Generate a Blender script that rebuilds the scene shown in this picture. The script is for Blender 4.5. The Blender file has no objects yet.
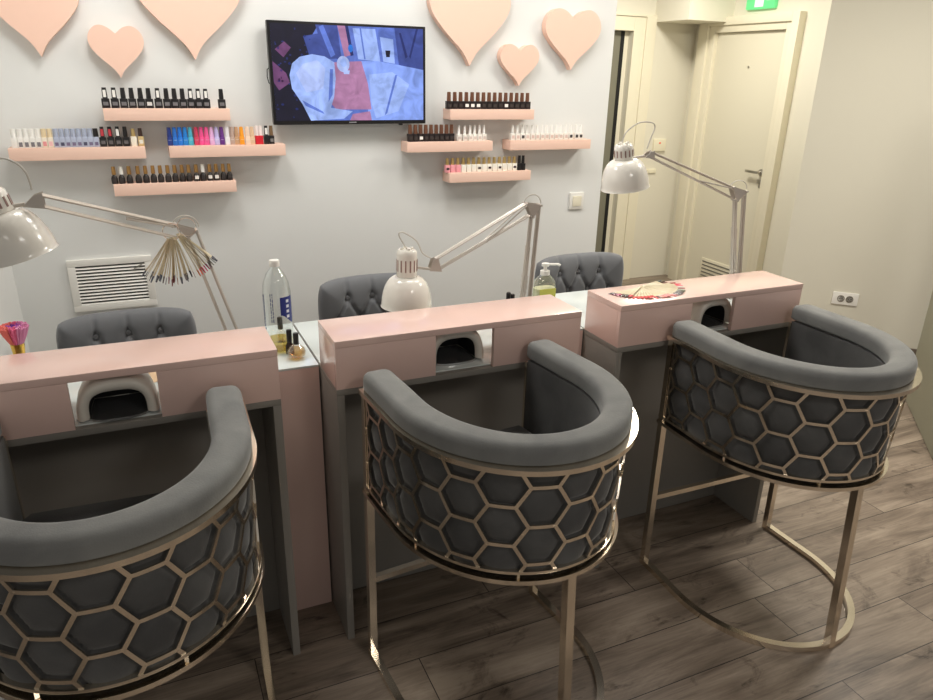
import bpy, bmesh, math, random
from mathutils import Vector, Matrix
random.seed(7)
SC = bpy.context.scene
COL = SC.collection
PI = math.pi

# ------------------------------------------------------------ materials
def srgb(r, g, b):
    def f(c):
        c = c/255.
        return c/12.92 if c <= .04045 else ((c+.055)/1.055)**2.4
    return (f(r), f(g), f(b), 1)

MATS = {}
def mat(name, col, rough=.5, metal=0., spec=.5, noise=0., nscale=20., bump=0., sheen=0., coat=0., emit=0., trans=0., stretch=None):
    if name in MATS: return MATS[name]
    m = bpy.data.materials.new(name); m.use_nodes = True
    nt = m.node_tree; b = nt.nodes['Principled BSDF']
    b.inputs['Base Color'].default_value = col
    b.inputs['Roughness'].default_value = rough
    b.inputs['Metallic'].default_value = metal
    b.inputs['Specular IOR Level'].default_value = spec
    if sheen:
        b.inputs['Sheen Weight'].default_value = sheen
        b.inputs['Sheen Roughness'].default_value = .4
    if coat:
        b.inputs['Coat Weight'].default_value = coat
        b.inputs['Coat Roughness'].default_value = .08
    if emit:
        b.inputs['Emission Color'].default_value = col
        b.inputs['Emission Strength'].default_value = emit
    if trans:
        b.inputs['Transmission Weight'].default_value = trans
    if noise or bump:
        tc = nt.nodes.new('ShaderNodeTexCoord')
        n = nt.nodes.new('ShaderNodeTexNoise'); n.inputs['Scale'].default_value = nscale
        n.inputs['Detail'].default_value = 4
        if stretch:
            mp = nt.nodes.new('ShaderNodeMapping'); mp.inputs['Scale'].default_value = stretch
            nt.links.new(tc.outputs['Object'], mp.inputs[0]); nt.links.new(mp.outputs[0], n.inputs['Vector'])
        else:
            nt.links.new(tc.outputs['Object'], n.inputs['Vector'])
        if noise:
            mx = nt.nodes.new('ShaderNodeMix'); mx.data_type = 'RGBA'
            mx.inputs[6].default_value = tuple(max(0, c*(1-noise)) for c in col[:3])+(1,)
            mx.inputs[7].default_value = tuple(min(1, c*(1+noise)) for c in col[:3])+(1,)
            nt.links.new(n.outputs['Fac'], mx.inputs[0]); nt.links.new(mx.outputs[2], b.inputs['Base Color'])
        if bump:
            bp = nt.nodes.new('ShaderNodeBump'); bp.inputs['Strength'].default_value = bump
            bp.inputs['Distance'].default_value = .01
            nt.links.new(n.outputs['Fac'], bp.inputs['Height']); nt.links.new(bp.outputs[0], b.inputs['Normal'])
    MATS[name] = m
    return m

def clear_mat(name, tint, gloss=.12):
    m = bpy.data.materials.new(name); m.use_nodes = True
    nt = m.node_tree; nt.nodes.clear()
    o = nt.nodes.new('ShaderNodeOutputMaterial'); t = nt.nodes.new('ShaderNodeBsdfTransparent')
    g = nt.nodes.new('ShaderNodeBsdfGlossy'); mx = nt.nodes.new('ShaderNodeMixShader')
    lw = nt.nodes.new('ShaderNodeLayerWeight'); lw.inputs['Blend'].default_value = .25
    mt = nt.nodes.new('ShaderNodeMath'); mt.operation = 'MULTIPLY_ADD'
    mt.inputs[1].default_value = .55; mt.inputs[2].default_value = gloss*.4
    t.inputs[0].default_value = tint; g.inputs['Roughness'].default_value = .06
    g.inputs[0].default_value = (.9, .9, .9, 1)
    nt.links.new(lw.outputs['Facing'], mt.inputs[0]); nt.links.new(mt.outputs[0], mx.inputs[0])
    nt.links.new(t.outputs[0], mx.inputs[1]); nt.links.new(g.outputs[0], mx.inputs[2])
    nt.links.new(mx.outputs[0], o.inputs[0])
    MATS[name] = m
    return m

WALL = mat('wall_paint', srgb(226, 227, 224), .65, noise=.015, nscale=3)
WALLW = mat('wall_paint_warm', srgb(226, 222, 206), .65, noise=.015, nscale=3)
WALLG = mat('wall_paint_grey', srgb(216, 212, 196), .7, noise=.02, nscale=3)
TRIMW = mat('door_white', srgb(232, 226, 204), .4)
DOORW = mat('door_leaf_white', srgb(226, 221, 201), .4)
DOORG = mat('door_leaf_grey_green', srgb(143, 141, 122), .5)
CEIL = mat('ceiling_white', srgb(225, 224, 220), .8)
PINK = mat('pink_laminate', srgb(229, 197, 186), .22, noise=.01, nscale=6, coat=.3)
PINKS = mat('pink_shelf_laminate', srgb(242, 205, 186), .45)
PINKH = mat('pink_heart_paint', srgb(240, 202, 182), .5)
GREY = mat('grey_laminate', srgb(136, 132, 125), .36, noise=.03, nscale=5)
WHITEG = mat('white_glass_top', srgb(214, 222, 220), .08, coat=.5)
METAL = mat('champagne_steel', (.88, .80, .68, 1), .17, metal=1)
LAMPW = mat('lamp_enamel', srgb(238, 234, 224), .22, coat=.5)
LAMPM = mat('lamp_arm_enamel', srgb(196, 188, 178), .35, metal=.35)
LAMPD = mat('lamp_slot_dark', srgb(150, 120, 110), .5)
BLACK = mat('black_plastic', srgb(22, 21, 22), .3)
BLACKM = mat('black_matt', srgb(14, 14, 14), .7)
WPLAS = mat('white_plastic', srgb(235, 233, 226), .3)
SHELLW = mat('nail_lamp_white', srgb(226, 220, 208), .28)
TECHV = mat('technician_velvet', srgb(104, 106, 109), .8, noise=.12, nscale=9, sheen=.5)

def velvet(name, c0, c1):
    m = bpy.data.materials.new(name); m.use_nodes = True
    nt = m.node_tree; b = nt.nodes['Principled BSDF']
    b.inputs['Roughness'].default_value = .82
    b.inputs['Sheen Weight'].default_value = .45; b.inputs['Sheen Roughness'].default_value = .35
    b.inputs['Sheen Tint'].default_value = (.75, .76, .74, 1)
    tc = nt.nodes.new('ShaderNodeTexCoord'); n = nt.nodes.new('ShaderNodeTexNoise')
    n.inputs['Scale'].default_value = 7; n.inputs['Detail'].default_value = 5; n.inputs['Distortion'].default_value = .6
    nt.links.new(tc.outputs['Object'], n.inputs['Vector'])
    r = nt.nodes.new('ShaderNodeValToRGB'); r.color_ramp.elements[0].position = .35; r.color_ramp.elements[1].position = .68
    r.color_ramp.elements[0].color = c0; r.color_ramp.elements[1].color = c1
    nt.links.new(n.outputs['Fac'], r.inputs[0]); nt.links.new(r.outputs[0], b.inputs['Base Color'])
    n2 = nt.nodes.new('ShaderNodeTexNoise'); n2.inputs['Scale'].default_value = 260
    nt.links.new(tc.outputs['Object'], n2.inputs['Vector'])
    bp = nt.nodes.new('ShaderNodeBump'); bp.inputs['Strength'].default_value = .25; bp.inputs['Distance'].default_value = .002
    nt.links.new(n2.outputs['Fac'], bp.inputs['Height']); nt.links.new(bp.outputs[0], b.inputs['Normal'])
    MATS[name] = m
    return m
VELV = velvet('grey_velvet', srgb(104, 105, 104), srgb(124, 125, 122))
VELVD = velvet('shaded_grey_velvet', srgb(68, 68, 68), srgb(88, 88, 87))  # same chair velvet, darker: shade below the lit pad put into the colour

def floor_mat():
    m = bpy.data.materials.new('grey_oak_planks'); m.use_nodes = True
    nt = m.node_tree; b = nt.nodes['Principled BSDF']; N = nt.nodes.new; Lk = nt.links.new
    b.inputs['Roughness'].default_value = .42
    tc = N('ShaderNodeTexCoord'); sp = N('ShaderNodeSeparateXYZ'); Lk(tc.outputs['Object'], sp.inputs[0])
    def M(op, a, b_=None, c=None):
        n = N('ShaderNodeMath'); n.operation = op
        for i, v in enumerate((a, b_, c)):
            if v is None: continue
            if isinstance(v, (int, float)): n.inputs[i].default_value = v
            else: Lk(v, n.inputs[i])
        return n.outputs[0]
    W, LEN = .1925, 1.28
    yr = M('DIVIDE', M('ADD', sp.outputs['Y'], 1.5542+W*40), W)
    row = M('FLOOR', yr); fy = M('FRACT', yr)
    wn = N('ShaderNodeTexWhiteNoise'); wn.noise_dimensions = '1D'; Lk(row, wn.inputs['W'])
    xr = M('ADD', M('DIVIDE', sp.outputs['X'], LEN), M('MULTIPLY', wn.outputs['Value'], 7.3))
    pid = M('FLOOR', xr); fx = M('FRACT', xr)
    ey = M('MINIMUM', fy, M('SUBTRACT', 1., fy)); ex = M('MINIMUM', fx, M('SUBTRACT', 1., fx))
    gap = M('MAXIMUM', M('LESS_THAN', ey, .008), M('LESS_THAN', ex, .0012))
    cb = N('ShaderNodeCombineXYZ'); Lk(row, cb.inputs[0]); Lk(pid, cb.inputs[1])
    wn2 = N('ShaderNodeTexWhiteNoise'); wn2.noise_dimensions = '2D'; Lk(cb.outputs[0], wn2.inputs['Vector'])
    # grain
    gx = M('ADD', M('MULTIPLY', sp.outputs['X'], 1.6), M('MULTIPLY', wn2.outputs['Value'], 31.))
    gy = M('MULTIPLY', sp.outputs['Y'], 8.)
    gc = N('ShaderNodeCombineXYZ'); Lk(gx, gc.inputs[0]); Lk(gy, gc.inputs[1]); Lk(row, gc.inputs[2])
    n1 = N('ShaderNodeTexNoise'); n1.inputs['Scale'].default_value = 1.3; n1.inputs['Detail'].default_value = 8
    n1.inputs['Roughness'].default_value = .65; n1.inputs['Distortion'].default_value = .9; Lk(gc.outputs[0], n1.inputs['Vector'])
    n2 = N('ShaderNodeTexNoise'); n2.inputs['Scale'].default_value = .8; n2.inputs['Detail'].default_value = 3; Lk(gc.outputs[0], n2.inputs['Vector'])
    gc3 = N('ShaderNodeCombineXYZ'); Lk(M('MULTIPLY', gx, 1.5), gc3.inputs[0]); Lk(M('MULTIPLY', gy, 9.), gc3.inputs[1])
    n3 = N('ShaderNodeTexNoise'); n3.inputs['Scale'].default_value = 1.; n3.inputs['Detail'].default_value = 4; Lk(gc3.outputs[0], n3.inputs['Vector'])
    v = M('ADD', M('MULTIPLY', n1.outputs['Fac'], .62), M('MULTIPLY', n2.outputs['Fac'], .33))
    v = M('ADD', v, M('MULTIPLY', n3.outputs['Fac'], .12))
    v = M('ADD', v, M('MULTIPLY', M('SUBTRACT', wn2.outputs['Value'], .5), .07))
    kc = N('ShaderNodeCombineXYZ'); Lk(M('MULTIPLY', gx, 1.9), kc.inputs[0]); Lk(M('MULTIPLY', sp.outputs['Y'], 6.), kc.inputs[1]); Lk(row, kc.inputs[2])
    n4 = N('ShaderNodeTexNoise'); n4.inputs['Scale'].default_value = 1.; n4.inputs['Detail'].default_value = 6; n4.inputs['Roughness'].default_value = .7; n4.inputs['Distortion'].default_value = 1.6
    Lk(kc.outputs[0], n4.inputs['Vector'])
    v = M('SUBTRACT', v, M('MULTIPLY', M('MAXIMUM', M('SUBTRACT', .43, n4.outputs['Fac']), 0.), 1.5))
    gf = N('ShaderNodeCombineXYZ'); Lk(M('MULTIPLY', gx, 4.), gf.inputs[0]); Lk(M('MULTIPLY', sp.outputs['Y'], 150.), gf.inputs[1])
    n5 = N('ShaderNodeTexNoise'); n5.inputs['Scale'].default_value = 1.; n5.inputs['Detail'].default_value = 3; Lk(gf.outputs[0], n5.inputs['Vector'])
    v = M('ADD', v, M('MULTIPLY', M('SUBTRACT', n5.outputs['Fac'], .5), .16))
    r = N('ShaderNodeValToRGB'); e = r.color_ramp.elements
    e[0].position = .34; e[0].color = srgb(72, 61, 52); e[1].position = .70; e[1].color = srgb(172, 157, 140)
    k = e.new(.52); k.color = srgb(132, 118, 104)
    Lk(v, r.inputs[0])
    mx = N('ShaderNodeMix'); mx.data_type = 'RGBA'; Lk(gap, mx.inputs[0]); Lk(r.outputs[0], mx.inputs[6])
    mx.inputs[7].default_value = srgb(48, 41, 36); Lk(mx.outputs[2], b.inputs['Base Color'])
    bp = N('ShaderNodeBump'); bp.inputs['Strength'].default_value = .25; bp.inputs['Distance'].default_value = .003
    Lk(M('SUBTRACT', v, gap), bp.inputs['Height']); Lk(bp.outputs[0], b.inputs['Normal'])
    return m

# ------------------------------------------------------------ mesh helpers
def box(bm, lo, hi, bev=0., mi=0, M=None):
    lo = list(lo); hi = list(hi)
    vs = [bm.verts.new((x, y, z)) for x in (lo[0], hi[0]) for y in (lo[1], hi[1]) for z in (lo[2], hi[2])]
    fs = [bm.faces.new([vs[i] for i in f]) for f in ((0, 1, 3, 2), (4, 6, 7, 5), (0, 4, 5, 1), (2, 3, 7, 6), (0, 2, 6, 4), (1, 5, 7, 3))]
    for f in fs: f.material_index = mi
    if bev:
        es = list({e for f in fs for e in f.edges})
        g = bmesh.ops.bevel(bm, geom=es, offset=bev, segments=2, affect='EDGES', profile=.6)
        vs = list({v for f in g['faces'] for v in f.verts} | {v for v in vs if v.is_valid})
        for f in g['faces']: f.material_index = mi
    if M is not None:
        for v in vs:
            if v.is_valid: v.co = M @ v.co
    return vs

def quadstrip(bm, rings, closed=True, cap=True, mi=0):
    n = len(rings[0]); out = []
    for a, b in zip(rings[:-1], rings[1:]):
        for i in range(n if closed else n-1):
            j = (i+1) % n
            try:
                f = bm.faces.new((a[i], a[j], b[j], b[i])); f.material_index = mi; out.append(f)
            except ValueError: pass
    if cap and closed:
        for r in (rings[0][::-1], rings[-1]):
            try:
                f = bm.faces.new(r); f.material_index = mi; out.append(f)
            except ValueError: pass
    return out

def tube(bm, pts, r, seg=10, square=False, mi=0, closed=False, r2=None, up=None):
    """sweep a round (or square, half-width r by r2) section along a polyline"""
    P = [Vector(p) for p in pts]; n = len(P); rings = []
    if r2 is None: r2 = r
    prev = None
    for i in range(n):
        if closed: t = (P[(i+1) % n]-P[i-1])
        elif i == 0: t = P[1]-P[0]
        elif i == n-1: t = P[-1]-P[-2]
        else:
            t = (P[i+1]-P[i]).normalized()+(P[i]-P[i-1]).normalized()
        t.normalize()
        if up is not None: a = Vector(up)
        elif prev is not None: a = prev
        else: a = Vector((0, 0, 1)) if abs(t.z) < .9 else Vector((0, 1, 0))
        a = a-t*a.dot(t)
        if a.length < 1e-4:
            a = Vector((0, 1, 0)); a = a-t*a.dot(t)
        a.normalize(); prev = a; b = t.cross(a)
        m = 1.
        if 0 < i < n-1:
            d = (P[i+1]-P[i]).normalized().dot((P[i]-P[i-1]).normalized())
            m = 1/max(.5, math.sqrt(max(0, (1+d)/2)))
        if square:
            q = [(-1, -1), (1, -1), (1, 1), (-1, 1)]
            rings.append([bm.verts.new(P[i]+a*x*r*1.+b*y*r2*m) for x, y in q])
        else:
            rings.append([bm.verts.new(P[i]+a*math.cos(2*PI*k/seg)*r+b*math.sin(2*PI*k/seg)*r) for k in range(seg)])
    if closed: rings.append(rings[0]); return quadstrip(bm, rings, cap=False, mi=mi)
    return quadstrip(bm, rings, mi=mi)

def lathe(bm, prof, seg=24, M=None, mi=0, cap=True):
    """prof: list of (radius, z); radius 0 allowed at the ends"""
    M = M or Matrix(); rings = []
    for r, z in prof:
        if r < 1e-6: rings.append([bm.verts.new(M @ Vector((0, 0, z)))])
        else: rings.append([bm.verts.new(M @ Vector((r*math.cos(2*PI*k/seg), r*math.sin(2*PI*k/seg), z))) for k in range(seg)])
    for a, b in zip(rings[:-1], rings[1:]):
        for i in range(seg):
            j = (i+1) % seg
            if len(a) == 1 and len(b) == 1: continue
            if len(a) == 1: f = bm.faces.new((a[0], b[j], b[i]))
            elif len(b) == 1: f = bm.faces.new((a[i], a[j], b[0]))
            else: f = bm.faces.new((a[i], a[j], b[j], b[i]))
            f.material_index = mi
    if cap:
        if len(rings[0]) > 1: bm.faces.new(rings[0][::-1]).material_index = mi
        if len(rings[-1]) > 1: bm.faces.new(rings[-1]).material_index = mi

def prism(bm, outline, z0, z1, axis='z', mi=0):
    """outline 2D polygon; axis z: (x,y) extruded in z; axis y: (x,z) extruded in y"""
    def mk(p, h): return bm.verts.new((p[0], p[1], h) if axis == 'z' else (p[0], h, p[1]))
    a = [mk(p, z0) for p in outline]; b = [mk(p, z1) for p in outline]
    return quadstrip(bm, [a, b], mi=mi)

def obj(name, bm, m, parent=None, smooth=True, ang=38):
    bmesh.ops.recalc_face_normals(bm, faces=bm.faces[:])
    if smooth:
        lim = math.radians(ang)
        for f in bm.faces: f.smooth = True
        for e in bm.edges:
            if len(e.link_faces) == 2 and e.calc_face_angle(0) > lim: e.smooth = False
    me = bpy.data.meshes.new(name); bm.to_mesh(me); bm.free()
    for x in (m if isinstance(m, (list, tuple)) else [m]): me.materials.append(x)
    o = bpy.data.objects.new(name, me); COL.objects.link(o)
    if parent is not None: o.parent = parent
    return o
B = bmesh.new

def tag(o, label, cat, group=None):
    o['label'] = label; o['category'] = cat
    if group: o['group'] = group
    return o
def thing(name, label, cat, loc=(0, 0, 0), rotz=0., group=None):
    o = bpy.data.objects.new(name, None); COL.objects.link(o)
    o.empty_display_size = .05
    o.location = loc; o.rotation_euler = (0, 0, rotz)
    return tag(o, label, cat, group)
def struct(name, bm, m, parent=None, smooth=False):
    o = obj(name, bm, m, parent, smooth)
    if parent is None: o['kind'] = 'structure'
    return o
def dup(root, loc, rotz=0., label=None, group=None):
    r = root.copy(); COL.objects.link(r); r.location = loc; r.rotation_euler = (0, 0, rotz)
    if label: r['label'] = label
    if group: r['group'] = group
    for ch in list(root.children):
        c = ch.copy(); COL.objects.link(c); c.parent = r
        for g in list(ch.children):
            d = g.copy(); COL.objects.link(d); d.parent = c
    return r

# ------------------------------------------------------------ the place: measured layout (metres)
YF, YB, YT = -1.396, -1.201, -.80       # front of the risers, back of the risers, rear edge of the tables
ZT, ZR = .875, 1.013                     # table height, riser top
XL0 = .57                                # left wall
CORX, CORY = 5.389, 1.934                # corridor corner

# ---- setting
bm = B(); box(bm, (-2.5, -5.5, -.05), (8, 2.4, 0)); struct('floor', bm, floor_mat())
bm = B(); box(bm, (-2.5, -5.5, 2.62), (8, 2.4, 2.7)); struct('ceiling', bm, CEIL)
bm = B(); box(bm, (XL0-.1, 0, 0), (3.255, .14, 2.62)); struct('wall_back', bm, WALL)
bm = B(); box(bm, (XL0-.12, -1.42, 0), (XL0, 0, 2.62)); struct('wall_left', bm, WALL)
bm = B()
box(bm, (3.255, CORY, 0), (3.95, CORY+.1, 2.62)); box(bm, (3.95, CORY, 2.03), (4.762, CORY+.1, 2.62)); box(bm, (4.762, CORY, 0), (CORX+.1, CORY+.1, 2.62))
struct('wall_corridor_back', bm, WALLW)
bm = B(); box(bm, (CORX, .1, 0), (CORX+.1, CORY, 2.62)); struct('wall_corridor_right', bm, WALLW)
bm = B(); prism(bm, [(4.972, .273), (7.1, -1.855), (7.5, -1.5), (5.5, .6)], 0, 2.62); struct('wall_right', bm, WALLG)
# baseboard on the diagonal wall
d45 = Vector((.7071, -.7071, 0)); n45 = Vector((-.7071, -.7071, 0)); P0 = Vector((4.972, .273, 0))
bm = B(); a = P0+n45*.012; q = [P0, P0+d45*3, P0+d45*3+n45*.014, P0+n45*.014]
prism(bm, [(v.x, v.y) for v in q], 0, .06); struct('baseboard_right', bm, mat('baseboard_brown', srgb(112, 100, 88), .5))
# bulkhead box over the corridor corner
bm = B(); box(bm, (4.962, 1.53, 2.102), (CORX, CORY, 2.62)); struct('trim_1', bm, mat('bulkhead_white', srgb(232, 228, 212), .6))
# open doorway in the corridor's rear wall
bm = B()
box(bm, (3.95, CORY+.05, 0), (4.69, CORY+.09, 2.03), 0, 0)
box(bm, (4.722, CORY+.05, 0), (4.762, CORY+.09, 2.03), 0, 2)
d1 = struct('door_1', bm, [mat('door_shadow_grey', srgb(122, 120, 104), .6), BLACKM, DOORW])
bm = B(); box(bm, (4.69, CORY+.045, 0), (4.722, CORY+.095, 2.03)); obj('rubber_seal', bm, BLACKM, d1, False)
bm = B()
box(bm, (4.762, CORY-.018, 0), (4.87, CORY, 2.135), .003); box(bm, (3.85, CORY-.018, 2.03), (4.762, CORY, 2.135), .003)
box(bm, (4.87, CORY-.03, 0), (4.965, CORY, 2.15), .003); box(bm, (3.8, CORY-.03, 2.135), (4.87, CORY, 2.15), 0)
struct('trim_2', bm, TRIMW)
# white door in the corridor's right wall
X2 = CORX
bm = B(); box(bm, (X2-.012, .945, .0), (X2, 1.656, 2.028)); d2 = struct('door_2', bm, DOORW)
bm = B()
box(bm, (X2-.045, .885, 0), (X2-.002, .945, 2.12), .003); box(bm, (X2-.045, 1.656, 0), (X2-.002, 1.73, 2.12), .003); box(bm, (X2-.0445, .9455, 2.03), (X2-.002, 1.6555, 2.12), .003)
box(bm, (X2-.064, .826, 0), (X2, .89, 2.139), .003); box(bm, (X2-.064, 1.72, 0), (X2, 1.826, 2.139), .003); box(bm, (X2-.0635, .8905, 2.08), (X2, 1.7195, 2.139), .003)
obj('door_frame', bm, TRIMW, d2)
bm = B(); lathe(bm, [(.024, 0), (.024, .008), (.01, .01), (.01, .045)], 16, Matrix.Translation((X2-.012, .985, 1.04)) @ Matrix.Rotation(-PI/2, 4, 'Y'))
box(bm, (X2-.066, .975, 1.03), (X2-.05, 1.10, 1.05), .004)
obj('door_handle', bm, mat('satin_steel', (.55, .53, .5, 1), .3, metal=1), d2)
bm = B(); box(bm, (X2-.02, .965, .955), (X2-.011, 1.01, .985), .003); box(bm, (X2-.02, .975, .925), (X2-.011, .988, .956), .002)
obj('door_lock', bm, MATS['satin_steel'], d2)
bm = B(); lathe(bm, [(.009, 0), (.009, .006), (.004, .007)], 12, Matrix.Translation((X2-.012, 1.279, 1.783)) @ Matrix.Rotation(-PI/2, 4, 'Y')); obj('peephole', bm, MATS['satin_steel'], d2)
bm = B(); box(bm, (X2-.02, 1.12, .10), (X2-.011, 1.48, .27), .003, 0)
for k in range(5): box(bm, (X2-.023, 1.14, .118+k*.03), (X2-.0195, 1.46, .128+k*.03), 0, 1)
obj('door_vent', bm, [TRIMW, mat('vent_slot', srgb(120, 118, 110), .6)], d2)
# open grey-green leaf at the far right, square to the diagonal wall
bm = B(); a = Vector((4.935, -.782)); u = Vector((-.7071, -.7071)); n = Vector((.7071, -.7071))
q = [a, a+u*.77, a+u*.77+n*.04, a+n*.04]
prism(bm, [(v.x, v.y) for v in q], .006, 2.05); struct('door_3', bm, DOORG)

# ------------------------------------------------------------ manicure desks
def desk(x0, x1, ox0, ox1, label, left_panel=True):
    t = thing('manicure_desk', label, 'desk', ((x0+x1)/2, (YF+YT)/2, 0), 0, 'grey and pink manicure desks')
    cx, cy = (x0+x1)/2, (YF+YT)/2
    def bx(bm, lo, hi, bev=.0015, mi=0):
        box(bm, (lo[0]-cx, lo[1]-cy, lo[2]), (hi[0]-cx, hi[1]-cy, hi[2]), bev, mi)
    bm = B(); bx(bm, (x0, YF, ZT-.022), (x1, YT, ZT-.004)); obj('desk_board', bm, GREY, t)
    bm = B(); bx(bm, (x0+.002, YF+.02, ZT-.0045), (x1-.002, YT, ZT)); obj('glass_top', bm, WHITEG, t)
    for s in (0, 1):
        bm = B(); xa = x0 if s == 0 else x1-.022
        bx(bm, (xa, YF, 0), (xa+.022, YT, ZT-.022)); obj('side_panel', bm, GREY, t)
    bm = B(); bx(bm, (x0+.022, -1.17, 0), (x1-.022, -1.152, ZT-.022)); obj('front_panel', bm, GREY, t)
    bm = B(); bx(bm, (x0+.022, YT-.34, .70), (x1-.022, YT-.01, ZT-.024)); obj('drawer', bm, GREY, t)
    lid = B(); bx(lid, (x0, YF, ZR-.019), (x1, YB, ZR), .0012); lo_ = obj('riser_lid', lid, PINK, t)
    for a_, b_ in ((x0+.0005, ox0), (ox1, x1-.0005)):
        bm = B(); bx(bm, (a_, YF+.0005, ZT-.004), (b_, YF+.016, ZR-.0195), .0008); obj('riser_front', bm, PINK, t)
    for a_ in (x0+.0005, x1-.0165):
        bm = B(); bx(bm, (a_, YF+.0165, ZT-.004), (a_+.016, YB, ZR-.0195), .0008); obj('riser_end', bm, PINK, t)
    return t
desk(.575, 1.332, .845, 1.039, 'grey desk with pink riser, farthest left, below the lamp with hanging swatches')
desk(1.483, 2.262, 1.776, 1.961, 'grey desk with pink riser in the middle, white lamp shade over it')
desk(2.409, 3.2, 2.70, 2.888, 'grey desk with pink riser, farthest right, colour swatch fan on top')

def cabinet(x0, x1, label):
    cx, cy = (x0+x1)/2, (YB+YT)/2
    t = thing('side_cabinet', label, 'cabinet', (cx, cy, 0), 0, 'narrow pink cabinets between desks')
    h = (x1-x0)/2; d = (YT-YB)/2
    bm = B(); box(bm, (-h, -d, .0), (h, d, ZT-.007), .0015); obj('carcass', bm, PINK, t)
    bm = B(); box(bm, (-h, -d, ZT-.0068), (h, d, ZT), .001); obj('glass_top', bm, WHITEG, t)
    bm = B(); box(bm, (-h+.004, d, .06), (h-.004, d+.012, .43), .001); box(bm, (-h+.004, d, .436), (h-.004, d+.012, .84), .001); obj('drawer_front', bm, PINK, t)
cabinet(1.336, 1.479, 'narrow pink cabinet under the solvent bottle, between left and middle desks')
cabinet(2.266, 2.405, 'narrow cabinet in the gap between the middle and right desks')

# ------------------------------------------------------------ honeycomb bar chair
HW, RY, YFR = .305, .352, .214
ZB, ZTR = .60, .888
def dense_plan():
    pts = []
    n = 24
    for i in range(n): pts.append((-HW, YFR-YFR*i/n))
    m = 240
    for i in range(m+1):
        a = PI+PI*i/m; pts.append((HW*math.cos(a), RY*math.sin(a)))
    for i in range(1, n+1): pts.append((HW, YFR*i/n))
    return pts
_pl = dense_plan(); _s = [0.]
for a_, b_ in zip(_pl[:-1], _pl[1:]): _s.append(_s[-1]+math.hypot(b_[0]-a_[0], b_[1]-a_[1]))
PL = _s[-1]
def plan(s, off=0.):
    """point on the U-shaped plan at arc length s, moved inwards by off"""
    s = min(max(s, 0.), PL)
    lo, hi = 0, len(_s)-1
    while hi-lo > 1:
        mid = (lo+hi)//2
        if _s[mid] <= s: lo = mid
        else: hi = mid
    f = (s-_s[lo])/(_s[hi]-_s[lo])
    def nrm(i):
        a = _pl[max(0, i-1)]; b = _pl[min(len(_pl)-1, i+1)]
        dx, dy = b[0]-a[0], b[1]-a[1]; l = math.hypot(dx, dy); return (-dy/l, dx/l)   # inwards
    n0, n1 = nrm(lo), nrm(hi)
    nx, ny = n0[0]*(1-f)+n1[0]*f, n0[1]*(1-f)+n1[1]*f
    x = _pl[lo][0]*(1-f)+_pl[hi][0]*f; y = _pl[lo][1]*(1-f)+_pl[hi][1]*f
    return x+nx*off, y+ny*off

def plan3(s, off, z, over=0.):
    """as plan(), with the barrel's back leaning outwards towards the top"""
    g = math.exp(-((s-PL/2)/.42)**2); k = min(1., max(0, (z-.60)/.29))
    return plan(s, off-g*(.016*k+over))

def ring_sweep(bm, sec, s0, s1, n=90, endscale=None, mi=0, taper=0., over=0., lean=True):
    """sec: list of (off, z) closed section swept along the plan"""
    cs = sum(p[0] for p in sec)/len(sec); cz = sum(p[1] for p in sec)/len(sec); rings = []
    ss = [s0+(s1-s0)*i/n for i in range(n+1)]
    if endscale:
        e = endscale; ss = [s0+e*x for x in (0, .12, .35, .65)]+[s0+e+(s1-s0-2*e)*i/n for i in range(n+1)]+[s1-e*x for x in (.65, .35, .12, 0)]
    for s in ss:
        k = 1.
        if endscale:
            d = min(s-s0, s1-s)
            if d < endscale: k = .72+.28*math.sqrt(max(0, 1-(1-d/endscale)**2))
        ring = []
        for o, z in sec:
            oo = cs+(o-cs)*k; zz = z if not endscale else min(z, cz+(z-cz)*k) if z > cz else z
            if taper and oo > .05: oo -= taper*math.exp(-((s-PL/2)/.32)**2)
            x, y = plan3(s, oo, zz if lean else 0, over); ring.append(bm.verts.new((x, y, zz)))
        rings.append(ring)
    quadstrip(bm, rings, mi=mi)

HA = .0615; HH = HA*math.sqrt(3); SMID = PL/2
def hex_centres():
    out = []
    for c in range(-10, 11):
        s = SMID+c*1.5*HA
        for r in range(-1, 5):
            z = .683+(r-1)*HH+(HH/2 if c % 2 == 0 else 0)
            out.append((s, z))
    return out
HC = hex_centres()
def hex_edge_dist(s, z):
    best = -1
    for cs, cz in HC:
        dx, dz = abs(s-cs), abs(z-cz)
        if dx > HA or dz > HA: continue
        d = min(HH/2-dz, (HH/2)-(dx*math.cos(PI/6)+dz*math.sin(PI/6)))
        if d > best: best = d
    return max(0, best)

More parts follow.
